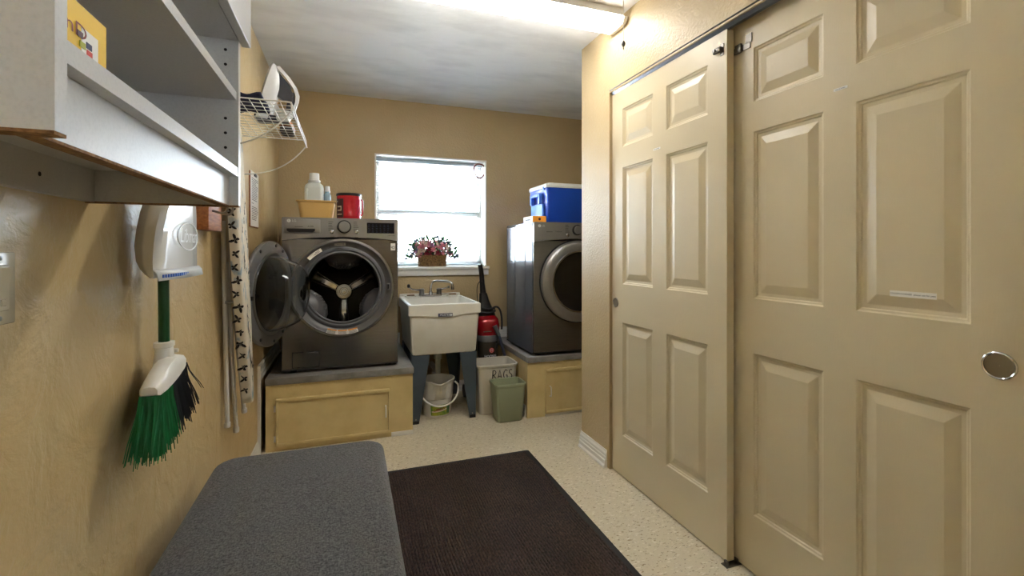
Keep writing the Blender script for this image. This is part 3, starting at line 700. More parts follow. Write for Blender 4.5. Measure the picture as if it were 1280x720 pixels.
# ------------------------------------------------------------------ pedestals
PY = 3.07
def pedestal(name, label, x0, x1, dx0, dx1, handle_x, zd0, zd1, hinge_left):
    t_ = thing(name, ((x0+x1)/2, 3.4, 0), label, 'pedestal')
    build('box', B().box((x0, PY+.002, 0), (x1, YB-.02, .396)), 'ped', t_)
    build('worktop', B().box((x0-.002, PY-.008, .396), (x1+.006, YB-.019, .436), .003), 'slab', t_)
    d_ = build('access_door', B().box((dx0+.012, PY-.010, zd0+.012), (dx1-.012, PY+.002, zd1-.012)), 'ped', t_)
    b = B(); w_ = .020; y_ = PY-.018
    b.box((dx0, y_, zd1-w_), (dx1, PY+.001, zd1), .004).box((dx0, y_, zd0), (dx1, PY+.001, zd0+w_), .004).box((dx0, y_, zd0), (dx0+w_*.6, PY+.001, zd1), .004).box((dx1-w_*.35, y_+.006, zd0), (dx1, PY+.001, zd1), .003)
    build('door_moulding', b, 'ped', d_)
    hz = (zd0*.5+zd1*.5)
    build('pull_handle', B().tube([(handle_x, PY-.010, hz-.036), (handle_x, PY-.030, hz-.033), (handle_x, PY-.033, hz-.02), (handle_x, PY-.033, hz+.02), (handle_x, PY-.030, hz+.033), (handle_x, PY-.010, hz+.036)], .0042, 8), 'white', d_)
    hx = dx0-.006 if hinge_left else dx1+.006
    for z in (zd0+.045, zd1-.06):
        build('hinge', B().box((hx-.006, PY-.006, z-.018), (hx+.005, PY+.002, z+.018), .001).cyl((hx+.004, PY-.008, z-.016), (hx+.004, PY-.008, z+.016), .004, n=8), 'white', d_)
    return t_
pw = pedestal('washer_pedestal', 'tan painted wooden pedestal with grey top under the open washer', -.462, .398, -.406, .250, .226, .030, .314, True)
bb_ = B(); bb_.box((.262, PY-.008, .0), (.40, PY+.001, .028), .002); build('kick_strip', bb_, 'white', pw)
pd = pedestal('dryer_pedestal', 'tan painted wooden pedestal with grey top under the dryer', 1.205, 2.22, 1.340, 1.99, 1.375, .022, .344, False)
bb_ = B(); bb_.box((1.34, PY-.008, 0), (2.2, PY+.001, .018), .002); build('kick_strip', bb_, 'white', pd)
bb_ = B(); base_run(bb_, (1.205, PY+.03), (1.205, YB-.05), (-1, 0, 0), 0, h=.085, t=.014); build('side_baseboard', bb_, 'white', pd, ang=20)

# ------------------------------------------------------------------ washer / dryer shared parts
def plate_with_hole(x0, x1, z0, z1, cx, cz, r, y, n=64):
    vs = []; fs = []
    for i in range(n):
        a = 2*math.pi*i/n; c_, s_ = math.cos(a), math.sin(a)
        k = min(((x1-cx) if c_ > 0 else (cx-x0))/max(abs(c_), 1e-6), ((z1-cz) if s_ > 0 else (cz-z0))/max(abs(s_), 1e-6))
        vs += [(cx+r*c_, y, cz+r*s_), (cx+k*c_, y, cz+k*s_)]
    for i in range(n):
        j = (i+1) % n; fs.append((2*i, 2*i+1, 2*j+1, 2*j))
    # corners
    o = len(vs); cor = [(x1, z1), (x0, z1), (x0, z0), (x1, z0)]
    for x, z in cor: vs.append((x, y, z))
    for q, (x, z) in enumerate(cor):
        a = math.atan2(z-cz, x-cx) % (2*math.pi); i = int(a/(2*math.pi/n)); fs.append((2*i+1, o+q, 2*((i+1) % n)+1))
    return vs, fs
def cabinet_shell(t_, x0, x1, y0, y1, z0, z1, cx, cz, r, side='sidegrey'):
    zc = z1 - .135
    vs, fs = plate_with_hole(x0+.004, x1-.004, z0+.012, zc, cx, cz, r, y0)
    b = B().add(vs, fs)
    # thin return edges of the front plate
    b.box((x0+.004, y0+.0005, z0+.012), (x0+.010, y0+.03, zc)).box((x1-.010, y0+.0005, z0+.012), (x1-.004, y0+.03, zc)).box((x0+.004, y0+.0005, z0+.012), (x1-.004, y0+.03, z0+.018))
    build('front_panel', b, 'graphite', t_, ang=20)
    b = B(); b.box((x0, y0+.018, z0), (x0+.004, y1, z1-.012)).box((x1-.004, y0+.018, z0), (x1, y1, z1-.012)).box((x0, y1-.004, z0), (x1, y1, z1-.012)).box((x0, y0+.018, z0), (x1, y1, z0+.006))
    build('side_panels', b, side, t_)
    build('top_panel', B().box((x0-.001, y0+.004, z1-.026), (x1+.001, y1, z1), .006), side, t_)
    for fx in (x0+.06, x1-.06):
        for fy in (y0+.07, y1-.07):
            build('foot', B().cyl((fx, fy, z0-.0155), (fx, fy, z0+.004), .02, n=14), 'softblack', t_)
    # control panel with bowed lower edge
    n = 20; xm = (x0+x1)/2
    low = [(x0+.002 + (x1-x0-.004)*i/n) for i in range(n+1)]
    prof = [(x, zc - .008 + .022*(1-((x-xm)/((x1-x0)/2))**2)) for x in low]
    poly = prof + [(x1-.002, z1-.008), (x1-.012, z1), (x0+.012, z1), (x0+.002, z1-.008)]
    build('control_panel', B().prism(poly, lambda u, v, d: (u, d, v), y0+.018, y0-.010), 'panelgrey', t_, ang=30)
    tr = B().tube([(x, y0-.0095, z) for x, z in prof], .0028, 6); build('chrome_trim', tr, 'chrome', t_)
    return zc
def tiny_print(t_, x, z, rows, w_, y, m_='greyink', gap=.011):
    q = B(); rd = random.Random(int(x*1000))
    for i in range(rows): q.box((x, y-.0006, z-i*gap), (x+w_*rd.uniform(.6, 1), y, z-i*gap+.0035))
    return build('panel_print', q, m_, t_, flat=True)
def knob(t_, x, z, y, r):
    k = build('dial_ring', B().lathe([(r*1.22, 0), (r*1.2, .012), (r, .014)], (x, y, z), (0, -1, 0), 32), 'black', t_)
    build('dial_cap', B().lathe([(r, .010), (r*.98, .026), (r*.9, .030), (.001, .031)], (x, y, z), (0, -1, 0), 32), 'panelgrey', k)
def button(t_, x, z, y, r):
    build('button', B().lathe([(r, 0), (r, .004), (r*.8, .006), (.0005, .0065)], (x, y, z), (0, -1, 0), 16), 'chrome', t_)
def logo(t_, x, z, y):
    l = build('round_emblem', B().cyl((x, y, z), (x, y-.001, z), .0105, n=24), 'lid', t_)
    build('emblem_face', B().text('L', .011, lambda u, v, h: (x+u-.001, y-.0014, z+v)), 'greyink', l, flat=True)
    build('brand_letters', B().text('LG', .019, lambda u, v, h: (x+.030+u, y-.0008, z+v)), 'lid', t_, flat=True)

# ------------------------------------------------------------------ washer
wx0, wx1, wy0, wy1, wz0, wz1 = -.386, .312, 3.145, 3.76, .452, 1.405
cx, cz = -.030, .962
wa = thing('washing_machine', (-.037, 3.45, .437), 'graphite front-load washing machine with its round door standing open', 'washing machine')
zc = cabinet_shell(wa, wx0, wx1, wy0, wy1, wz0, wz1, cx, cz, .300, 'sidegrey')
yf = wy0-.010
ring = build('door_recess_ring', B().lathe([(.304, 0.0), (.306, .006), (.298, .010), (.290, .004), (.284, -.012), (.262, -.020), (.258, -.022)], (cx, wy0, cz), (0, -1, 0), 72, False, False), 'doorgrey', wa, ang=50)
build('outer_trim', B().lathe([(.312, 0), (.312, .006), (.304, .008), (.303, 0)], (cx, wy0, cz), (0, -1, 0), 72, False, False), 'steel', ring)
gk = build('gasket', B().lathe([(.262, -.018), (.252, -.012), (.242, -.012), (.236, -.020), (.232, -.020), (.226, -.014), (.221, -.018), (.222, -.05), (.238, -.07), (.238, -.09)], (cx, wy0, cz), (0, -1, 0), 72, False, False), 'gasket', wa, ang=50)
tilt = R(9); ax = Vector((0, math.cos(tilt), -math.sin(tilt)))
do = Vector((cx, wy0+.085, cz-.004))
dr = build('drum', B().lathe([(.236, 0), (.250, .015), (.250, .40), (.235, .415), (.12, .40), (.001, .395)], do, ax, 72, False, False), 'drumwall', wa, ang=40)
hubc = do + ax*.372
dup_ = Vector((0, math.sin(tilt), math.cos(tilt))); dx_ = Vector((1, 0, 0))
b = B().lathe([(.062, .03), (.060, .0), (.052, -.012), (.030, -.014), (.028, -.008), (.020, -.008), (.018, -.014), (.001, -.015)], hubc, ax, 40, False, False)
hub = build('hub', b, 'drum', dr, ang=45)
for k in range(3):
    a = R(-90 + 120*k); d_ = dx_*math.cos(a) + dup_*math.sin(a); s_ = dx_*-math.sin(a) + dup_*math.cos(a)
    loops = []
    for t_, wv, hgt in ((.04, .034, .0), (.09, .026, -.012), (.14, .027, -.014), (.19, .034, -.012), (.235, .046, .0)):
        c_ = hubc + d_*t_ + ax*.02
        loops.append([c_ - s_*wv, c_ - s_*wv*.6 + ax*(hgt-.014), c_ + s_*wv*.6 + ax*(hgt-.014), c_ + s_*wv])
    build('spider_arm', B().loft(loops, closed=False), 'drum', hub, ang=60)
    for sg in (-1, 1):
        build('arm_rib', B().tube([hubc + d_*t_ + s_*sg*(.012+.10*t_) + ax*(-.004) for t_ in (.05, .10, .16, .225)], .0055, 8), 'drum', hub)
for k in range(3):      # lifters
    a = R(90 + 120*k + (0)); d_ = dx_*math.cos(a) + dup_*math.sin(a); s_ = dx_*-math.sin(a) + dup_*math.cos(a)
    loops = []
    for t_, wv, hh in ((.02, .06, .006), (.035, .10, .070), (.07, .125, .100), (.20, .125, .105), (.31, .11, .09), (.345, .06, .01)):
        c_ = do + ax*t_ + d_*.249
        loops.append([c_ - s_*wv - d_*(.249-math.sqrt(max(.249**2-wv**2, 0))), c_ - s_*wv*.75 - d_*hh*.75, c_ - s_*wv*.3 - d_*hh, c_ + s_*wv*.3 - d_*hh, c_ + s_*wv*.75 - d_*hh*.75, c_ + s_*wv - d_*(.249-math.sqrt(max(.249**2-wv**2, 0)))])
    bf = build('lifter', B().loft(loops, closed=False), 'baffle', dr, ang=50)
    q = B()
    for i in range(11):
        for j in range(-3, 4):
            t_ = .045 + i*.012 + (j % 2)*.006; wv = j*.021
            c_ = do + ax*t_ + d_*(.249 - .102 + max(0, abs(j)-1)*.0062 - max(0, (.07-t_))*-.6) + s_*wv
            q.lathe([(.0042, 0), (.003, .002), (.0005, .0025)], c_, -d_, 6, False, False)
    build('lifter_dimples', q, 'drum', bf); bpy.data.objects[bf.name].children[0]['kind'] = 'stuff'
# latch, stickers, detergent drawer, dial, display
build('door_latch', B().box((cx+.268, wy0-.004, cz-.022), (cx+.288, wy0+.012, cz+.022), .003), 'gasket', wa)
build('latch_slot', B().box((cx+.273, wy0-.006, cz-.014), (cx+.283, wy0-.0035, cz+.014)), 'black', wa)
def ring_sticker(name, a0, a1, r0, r1, m_, y, parent, n=10):
    return build(name, B().grid(lambda u, v: (cx + (r0+(r1-r0)*v)*math.cos(R(a0+(a1-a0)*u)), y, cz + (r0+(r1-r0)*v)*math.sin(R(a0+(a1-a0)*u))), n, 1), m_, parent, flat=True)
st = ring_sticker('warning_sticker', -110, -72, .268, .298, 'paper', wy0-.0115, wa)
for a0, a1, r0, r1, m_ in ((-110, -98.2, .268, .276, 'orange'), (-97, -85.2, .268, .276, 'orange'), (-84, -72, .268, .276, 'orange')):
    ring_sticker('orange_band', a0, a1, r0, r1, m_, wy0-.0118, st)
for a0 in (-109, -96, -83):
    for r_ in (.279, .284, .289, .293): ring_sticker('fine_print', a0, a0+9.5, r_, r_+.002, 'greyink', wy0-.0118, st, 4)
s2 = ring_sticker('care_sticker', 118, 138, .262, .285, 'paper', wy0-.0115, wa)
ring_sticker('fine_print', 121, 130, .268, .271, 'greyink', wy0-.0118, s2); ring_sticker('fine_print', 121, 127, .275, .278, 'greyink', wy0-.0118, s2)
s3 = ring_sticker('seal_sticker', 87, 101, .270, .288, 'steel', wy0-.0115, wa)
ring_sticker('fine_print', 89, 98, .276, .281, 'greyink', wy0-.0118, s3)
dr_ = build('detergent_drawer', B().box((wx0+.018, yf-.003, wz1-.098), (wx0+.220, yf+.004, wz1-.012), .003), 'panelgrey', wa)
b = B().loft([[(x, yf-.0035, z) for x, z in ((wx0+.030, wz1-.070), (wx0+.030, wz1-.082), (wx0+.042, wz1-.092), (wx0+.178, wz1-.092), (wx0+.190, wz1-.082), (wx0+.190, wz1-.070))],
              [(x, yf-.001, z) for x, z in ((wx0+.036, wz1-.073), (wx0+.036, wz1-.080), (wx0+.046, wz1-.088), (wx0+.174, wz1-.088), (wx0+.184, wz1-.080), (wx0+.184, wz1-.073))]])
build('drawer_grip', b, 'black', dr_)
logo(wa, wx0+.042, wz1-.022, yf-.0032)
tiny_print(wa, wx0+.075, wz1-.060, 1, .05, yf-.0031); build('leaf_mark', B().text('AI DD', .013, lambda u, v, h: (wx0+.165+u, yf-.0036, wz1-.056+v)), 'ink', wa, flat=True)
kx = cx+.006
knob(wa, kx, wz1-.055, yf, .035)
button(wa, kx-.072, wz1-.088, yf, .012); button(wa, kx+.076, wz1-.088, yf, .012)
tiny_print(wa, kx-.094, wz1-.026, 6, .032, yf); tiny_print(wa, kx+.055, wz1-.026, 6, .036, yf)
dsp = build('display', B().box((kx+.138, yf-.002, wz1-.094), (wx1-.026, yf, wz1-.026), .001, 1), 'display', wa)
q = B(); rd = random.Random(9)
for i in range(6):
    for j in range(5): q.box((kx+.146+i*.024, yf-.0026, wz1-.040-j*.0115), (kx+.146+i*.024+.012*rd.uniform(.5, 1), yf-.002, wz1-.0385-j*.0115))
build('display_print', q, 'displayprint', dsp, flat=True)
build('model_letters', B().text('6 DIRECT DRIVE', .007, lambda u, v, h: (wx1-.045+u, yf-.0008, wz1-.108+v)), 'ink', wa, flat=True)
qs = build('square_sticker', B().box((wx1-.048, wy0-.0012, wz1-.205), (wx1-.018, wy0-.0002, wz1-.158)), 'paper', wa)
build('sticker_symbol', B().tube([(wx1-.031+.0075*math.cos(a), wy0-.0016, wz1-.186+.0075*math.sin(a)) for a in [2*math.pi*i/16 for i in range(16)]], .0014, 5, closed=True).box((wx1-.045, wy0-.0016, wz1-.190), (wx1-.042, wy0-.0012, wz1-.180)), 'ink', qs)
ff = build('filter_cover', B().box((wx0+.062, wy0-.003, wz0+.022), (wx0+.212, wy0-.0005, wz0+.112), .001, 1), 'graphite', wa)
b = B()
for a_, c_ in (((wx0+.058, wz0+.018), (wx0+.216, wz0+.022)), ((wx0+.058, wz0+.112), (wx0+.216, wz0+.116)), ((wx0+.058, wz0+.018), (wx0+.062, wz0+.116)), ((wx0+.212, wz0+.018), (wx0+.216, wz0+.116))):
    b.box((a_[0], wy0-.0012, a_[1]), (c_[0], wy0-.0003, c_[1]))
build('cover_gap', b, 'black', ff); build('finger_notch', B().cyl((wx0+.137, wy0-.0035, wz0+.112), (wx0+.137, wy0-.0008, wz0+.112), .013, n=16), 'graphite', ff)
# open door: closed-door frame coordinates rotated about the hinge
hinge = Vector((cx-.285, wy0-.015, cz)); RD = .288
ang = R(-106)
Rm = Matrix.Rotation(ang, 3, 'Z')
def dp(a, b_, c_):     # a along door (0 at hinge .. 2R), b_ out from inner face (towards the drum when closed), c_ up
    return hinge + Rm @ Vector((a, b_, 0)) + Vector((0, 0, c_))
def door_lathe(prof, n=64):
    q = B(); loops = []
    for r, h in prof: loops.append([dp(RD + .006 + r*math.cos(2*math.pi*i/n), h, r*math.sin(2*math.pi*i/n)) for i in range(n)])
    return q.loft(loops, False, False)
wd = build('open_door', door_lathe([(.001, -.058), (.12, -.057), (.20, -.052), (.262, -.040), (RD, -.022), (RD+.002, -.010), (RD, -.002), (.284, .0), (.250, .0), (.240, .003), (.222, .004), (.206, .001), (.204, -.012)]), 'doorgrey', wa, ang=50)
build('glass_bowl', door_lathe([(.207, .0), (.205, .012), (.196, .05), (.176, .105), (.160, .135), (.140, .150), (.10, .160), (.05, .164), (.001, .165)]), 'glass', wd, ang=70, solid=.006)
build('glass_rim', door_lathe([(.226, .002), (.226, .008), (.218, .011), (.208, .008), (.206, .002)]), 'steel', wd, ang=50)
build('outer_window', door_lathe([(.001, -.040), (.13, -.039), (.20, -.034), (.204, -.012)]), 'smoked', wd, ang=60)
for a_ in (60, 120, -60, -120, 100, -95):
    x_, z_ = RD + .006 + .268*math.cos(R(a_)), .268*math.sin(R(a_))
    build('door_screw', B().cyl(dp(x_, -.001, z_), dp(x_, .004, z_), .0085, n=12), 'black', wd)
build('latch_hook', B().box((0, 0, 0), (.001, .001, .001)).add([dp(2*RD-.02+u, v, w_) for u in (-.008, .008) for v in (0, .03) for w_ in (-.012, .012)], [(0, 1, 3, 2), (4, 6, 7, 5), (0, 4, 5, 1), (2, 3, 7, 6), (0, 2, 6, 4), (1, 5, 7, 3)]) if False else
      B().add([dp(2*RD-.012+u, v, w_) for u in (-.006, .006) for v in (0, .028) for w_ in (-.010, .010)], [(0, 1, 3, 2), (4, 6, 7, 5), (0, 4, 5, 1), (2, 3, 7, 6), (0, 2, 6, 4), (1, 5, 7, 3)]), 'black', wd)
build('hinge_arm', B().box((cx-.312, wy0-.03, cz-.07), (cx-.276, wy0+.002, cz+.07), .006), 'doorgrey', wd)

# ------------------------------------------------------------------ dryer
ex0, ex1, ey0, ey1 = 1.250, 1.945, 3.075, 3.66
dc = 1.605; dz_ = .972
dy = thing('tumble_dryer', (1.6, 3.37, .437), 'graphite front-load tumble dryer with a closed dark glass door', 'dryer')
zc = cabinet_shell(dy, ex0, ex1, ey0, ey1, wz0, wz1, dc, dz_, .290, 'sidegrey')
yf = ey0-.010
ow = build('door', B().lathe([(.298, .0), (.300, .020), (.292, .036), (.270, .046), (.245, .050), (.222, .050), (.214, .044)], (dc, ey0, dz_), (0, -1, 0), 72, False, False), 'panelgrey', dy, ang=50)
build('door_glass', B().lathe([(.215, .045), (.19, .036), (.14, .030), (.07, .028), (.001, .028)], (dc, ey0, dz_), (0, -1, 0), 72, False, False), 'smoked', ow, ang=60)
build('glass_trim', B().lathe([(.226, .049), (.226, .054), (.216, .054), (.212, .044)], (dc, ey0, dz_), (0, -1, 0), 72, False, False), 'chrome', ow)
build('door_gap', B().lathe([(.308, .0005), (.296, .002)], (dc, ey0, dz_), (0, -1, 0), 72, False, False), 'black', ow)
logo(dy, ex0+.045, wz1-.028, yf-.0002)
tiny_print(dy, ex0+.10, wz1-.072, 1, .06, yf); build('dry_letters', B().text('TrueSteam', .012, lambda u, v, h: (ex0+.195+u, yf-.0008, wz1-.068+v)), 'ink', dy, flat=True)
tiny_print(dy, ex0+.25, wz1-.022, 6, .034, yf)
button(dy, ex0+.268, wz1-.094, yf, .012); knob(dy, ex0+.345, wz1-.055, yf, .032)
for k_ in range(2):
    y_ = ey0+.16+.22*k_
    build('side_rib', B().tube([(ex0-.0005, y_, z) for z in (.62, .70, .95, 1.15, 1.22)], [.001, .003, .0035, .003, .001], 6), 'sidegrey', dy)
co = thing('cooler_box', (1.68, 3.34, wz1), 'bright blue cooler box with a white lid standing on the dryer', 'cooler')
c0, c1, c2, c3 = 1.395, 1.96, 3.155, 3.52
def crr(dx, z, r=.03): return rrect((c0+c1)/2, (c2+c3)/2, (c1-c0)/2+dx, (c3-c2)/2+dx, r, z)
build('body', B().loft([crr(-.022, wz1+.001), crr(-.016, wz1+.008), crr(-.002, wz1+.262), crr(.0, wz1+.266)]), 'blue', co, ang=50)
ld = build('lid', B().loft([crr(.004, wz1+.266), crr(.006, wz1+.272), crr(.006, wz1+.288), crr(.0, wz1+.298), crr(-.02, wz1+.304)]), 'lid', co, ang=40)
b = B().box((c0-.030, c2+.10, wz1+.205), (c0+.002, c3-.10, wz1+.228), .006).box((c0-.030, c2+.09, wz1+.15), (c0+.002, c2+.115, wz1+.228), .005).box((c0-.030, c3-.115, wz1+.15), (c0+.002, c3-.09, wz1+.228), .005)
build('handle', b, 'ltblue', co)
build('end_panel', B().box((c0-.012, c2+.07, wz1+.03), (c0+.006, c3-.07, wz1+.15), .004), 'ltblue', co)
build('hinge_tab', B().box((c0-.008, c2+.05, wz1+.252), (c0+.004, c2+.075, wz1+.278), .003), 'ltblue', ld)
oc = thing('dryer_sheet_carton', (1.305, 3.19, wz1), 'small orange and white carton lying on the dryer beside the cooler', 'box')
build('carton', B().box((1.256, 3.10, wz1+.0005), (1.362, 3.285, wz1+.045), .001, 1), 'paper', oc)
p_ = build('orange_front', B().box((1.2565, 3.0985, wz1+.001), (1.3615, 3.1, wz1+.0445)), 'orange', oc)
build('round_mark', B().cyl((1.31, 3.0985, wz1+.023), (1.31, 3.0978, wz1+.023), .010, n=16).cyl((1.31, 3.0978, wz1+.023), (1.31, 3.097, wz1+.023), .0001, n=6), 'maroon', p_)
build('side_print', B().box((1.2552, 3.15, wz1+.016), (1.2562, 3.24, wz1+.024)), 'greyink', oc)

# ------------------------------------------------------------------ things on the washer
def bowl(name_, mats, lo, parent): pass
tb = thing('plastic_tub', (-.20, 3.35, wz1), 'tan rectangular plastic tub on top of the washer', 'tub')
def trr(h, z, r=.03): return rrect(-.198, 3.36, h[0], h[1], r, z)
b = B().loft([trr((.096, .075), wz1+.0005), trr((.098, .077), wz1+.006), trr((.112, .09), wz1+.112), trr((.122, .10), wz1+.114), trr((.123, .101), wz1+.122), trr((.108, .086), wz1+.121), trr((.094, .073), wz1+.006), trr((.05, .04), wz1+.005)])
build('basin', b, 'tub', tb, ang=40)
def bottle(name_, label, x, y, z0, w_, d_, h, m_, capm, group=None, handle=True):
    t_ = thing(name_, (x, y, z0), label, 'bottle')
    lo = [rrect(x, y, w_*.94, d_*.94, .02, z0), rrect(x, y, w_, d_, .025, z0+.01), rrect(x, y, w_, d_, .025, z0+h*.66), rrect(x, y, w_*.95, d_*.95, .03, z0+h*.72), rrect(x, y, w_*.70, d_*.72, .03, z0+h*.77), rrect(x, y, w_*.55, d_*.6, .026, z0+h*.79), rrect(x, y, w_*.55, d_*.6, .026, z0+h*.82)]
    build('body', B().loft(lo), m_, t_, ang=50)
    r = min(w_, d_)*.76
    build('cap', B().lathe([(r, 0), (r*1.05, .004), (r*1.05, .014), (r*.86, .016), (r*.84, h*.19), (r*.78, h*.20), (.001, h*.2)], (x, y, z0+h*.79), n=24), capm, t_)
    if handle:
        build('handle', B().tube(bez((x-w_*.7, y-d_*.95, z0+h*.62), (x-w_*.75, y-d_*1.5, z0+h*.58), (x-w_*.75, y-d_*1.5, z0+h*.36), (x-w_*.7, y-d_*.96, z0+h*.3), 8), .008, 8), m_, t_)
    return t_
bottle('detergent_jug', 'milky white detergent jug with a wide cap standing in the tan tub', -.213, 3.345, wz1+.0062, .058, .048, .305, 'jug', 'lid')
bottle('spray_bottle', 'pale blue bottle behind the milky jug in the tan tub', -.134, 3.375, wz1+.0062, .024, .04, .225, 'jugblue', 'lid', handle=False)
cn = thing('coffee_canister', (.004, 3.31, wz1), 'red plastic canister with a black lid on top of the washer', 'canister')
def can_loop(r, z, dent):
    pts = []
    for i in range(48):
        a = 2*math.pi*i/48; rr = r
        d_ = abs(((a - R(-80) + math.pi) % (2*math.pi)) - math.pi)
        if d_ < .30: rr -= dent*.5*(1+math.cos(math.pi*d_/.30))
        pts.append((.004 + rr*math.cos(a), 3.31 + rr*math.sin(a), z))
    return pts
build('body', B().loft([can_loop(r, wz1+h, d_) for r, h, d_ in ((.073, .0005, 0), (.077, .006, 0), (.077, .03, 0), (.077, .045, .010), (.077, .08, .012), (.077, .12, .010), (.077, .135, 0), (.077, .158, 0), (.074, .160, 0))]), 'red', cn, ang=50)
build('lid', B().lathe([(.079, .158), (.081, .160), (.081, .172), (.077, .176), (.001, .176)], (.004, 3.31, wz1), n=48), 'black', cn)
lbm = lambda off: (lambda u, v: (.004 + (.0775+off)*math.cos(R(-168 + 52*u)), 3.31 + (.0775+off)*math.sin(R(-168+52*u)), wz1 + .012 + .125*v))
lb_ = build('dark_label', B().grid(lbm(0), 8, 1), 'maroon', cn, flat=True)
f_ = lbm(.0006)
q = B()
for v0, v1, u0, u1 in ((.82, .9, .1, .3), (.55, .62, .25, .8), (.40, .55, .7, .8), (.36, .42, .25, .8), (.15, .20, .2, .85)):
    q.grid(lambda u, v: f_(u0+(u1-u0)*u, v0+(v1-v0)*v), 4, 1)
build('label_print', q, 'cream', lb_, flat=True)
build('side_grip', B().tube([(.004+.0775, 3.30, wz1+.03), (.004+.087, 3.298, wz1+.04), (.004+.089, 3.298, wz1+.08), (.004+.087, 3.298, wz1+.13), (.004+.0775, 3.30, wz1+.14)], .005, 8), 'red', cn)

# ------------------------------------------------------------------ utility sink
sx0, sx1, sy0, sy1, sz1, sz0 = .388, .893, 3.20, 3.845, .826, .475
sc_, sh = (sx0+sx1)/2, (sx1-sx0)/2; syc, shy = (sy0+sy1)/2, (sy1-sy0)/2
sk = thing('utility_sink', (sc_, syc, 0), 'white freestanding plastic laundry sink on slate metal legs', 'sink')
def srr(dx, dy_, z, r=.02, oy=0): return rrect(sc_, syc+oy, sh+dx, shy+dy_, r, z)
b = B().loft([srr(-.030, -.028, sz0), srr(-.024, -.022, sz0+.008), srr(-.006, -.006, sz1-.085), srr(-.006, -.006, sz1-.012), srr(-.002, -.002, sz1-.010), srr(0, 0, sz1-.003), srr(-.003, -.003, sz1), srr(-.020, -.020, sz1, oy=0)], cap1=False)
ob = B()
inn = [rrect(sc_, syc-.045, sh-.020, shy-.065, .03, sz1), rrect(sc_, syc-.045, sh-.026, shy-.07, .04, sz1-.02), rrect(sc_, syc-.045, sh-.06, shy-.10, .05, sz0+.03), rrect(sc_, syc-.045, sh-.09, shy-.13, .05, sz0+.015)]
b.loft(inn, cap0=False)
b.box((sx0+.012, sy1-.112, sz1-.02), (sx1-.012, sy1-.012, sz1-.0005))
tubp = build('basin', b, 'sink', sk, ang=40)
zb = .752
poly = [(sx0-.001, sz1-.004), (sx0-.001, zb), (sx0+.10, zb-.004), (sx0+.20, zb-.012), (sc_, zb-.014), (sx1-.20, zb-.012), (sx1-.10, zb+.0), (sx1+.001, zb+.006), (sx1+.001, sz1-.004)]
build('front_apron', B().prism(poly, lambda u, v, d: (u, d, v), sy0+.012, sy0-.004), 'sink', sk, ang=20)
for xa, xb in ((sx0-.002, sx0+.010), (sx1-.010, sx1+.002)):
    build('side_band', B().box((xa, sy0+.0125, zb), (xb, sy1-.002, sz1-.005)), 'sink', sk)
build('back_ledge', B().box((sx0+.004, sy1-.016, sz1-.012), (sx1-.004, sy1, sz1+.020), .004), 'sink', sk)
lb_ = build('maker_label', B().box((.588, sy0-.0052, .738), (.690, sy0-.004, .762)), 'mustlabel', sk)
build('label_letters', B().text('MUSTEE', .020, lambda u, v, h: (.636+u, sy0-.0056, .750+v)), 'lid', lb_, flat=True)
build('label_panel', B().box((.671, sy0-.0056, .742), (.687, sy0-.0052, .756)), 'lid', lb_)
for lx, sg in ((sx0+.022, 1), (sx1-.022, -1)):
    for ly, sgy in ((sy0+.022, 1), (sy1-.03, -1)):
        b = B()
        tw, bw_ = .125, .045
        b.loft([[(lx, ly, .474), (lx+sg*tw, ly, .474), (lx+sg*tw, ly+sgy*.003, .474), (lx, ly+sgy*.003, .474)], [(lx+sg*.006, ly+sgy*.004, .0), (lx+sg*(bw_+.006), ly+sgy*.004, .0), (lx+sg*(bw_+.006), ly+sgy*.007, .0), (lx+sg*.006, ly+sgy*.007, .0)]])
        b.loft([[(lx, ly, .474), (lx, ly+sgy*tw, .474), (lx+sg*.003, ly+sgy*tw, .474), (lx+sg*.003, ly, .474)], [(lx+sg*.006, ly+sgy*.004, .0), (lx+sg*.006, ly+sgy*bw_, .0), (lx+sg*.009, ly+sgy*bw_, .0), (lx+sg*.009, ly+sgy*.004, .0)]])
        lg = build('leg', b, 'sinkleg', sk, ang=20)
        build('foot', B().box((lx+sg*.007, ly+sgy*.0015, 0), (lx+sg*.050, ly+sgy*.0038, .022)), 'black', lg)
        build('bolt', B().cyl((lx+sg*.030, ly+sgy*.0015, .032), (lx+sg*.030, ly+sgy*.004, .032), .005, n=8), 'steel', lg)
b = B().cyl((.655, 3.575, .20), (.655, 3.575, .478), .021, n=16).cyl((.655, 3.575, .36), (.655, 3.575, .395), .032, n=16).cyl((.655, 3.575, .462), (.655, 3.575, .4775), .04, n=16)
b.tube(bez((.655, 3.575, .21), (.655, 3.575, .12), (.655, 3.675, .12), (.655, 3.675, .21), 10) + [Vector((.655, 3.685, .24)), Vector((.655, 3.72, .255)), Vector((.655, 3.87, .255))], .021, 12)
b.cyl((.655, 3.675, .235), (.655, 3.675, .205), .03, n=16)
build('drain_pipe', b, 'pvc', sk)
fa = thing('faucet', (.64, 3.76, sz1), 'chrome two-handle gooseneck faucet on the back of the white sink', 'faucet')
fy = 3.765
build('base_bar', B().box((.540, fy-.022, sz1-.0005), (.720, fy+.022, sz1+.016), .006), 'chrome', fa)
for x in (.560, .700):
    build('valve_body', B().lathe([(.024, .014), (.022, .02), (.019, .045), (.021, .047), (.021, .060), (.014, .066), (.001, .067)], (x, fy, sz1), n=20), 'steel', fa)
build('spout', B().tube([(.632, fy, sz1+.012), (.632, fy, sz1+.06)] + bez((.632, fy, sz1+.07), (.632, fy, sz1+.125), (.655, fy-.05, sz1+.135), (.70, fy-.085, sz1+.128), 10) + bez((.71, fy-.09, sz1+.128), (.785, fy-.13, sz1+.125), (.785, fy-.13, sz1+.11), (.785, fy-.13, sz1+.075), 8), .0095, 12), 'chrome', fa)
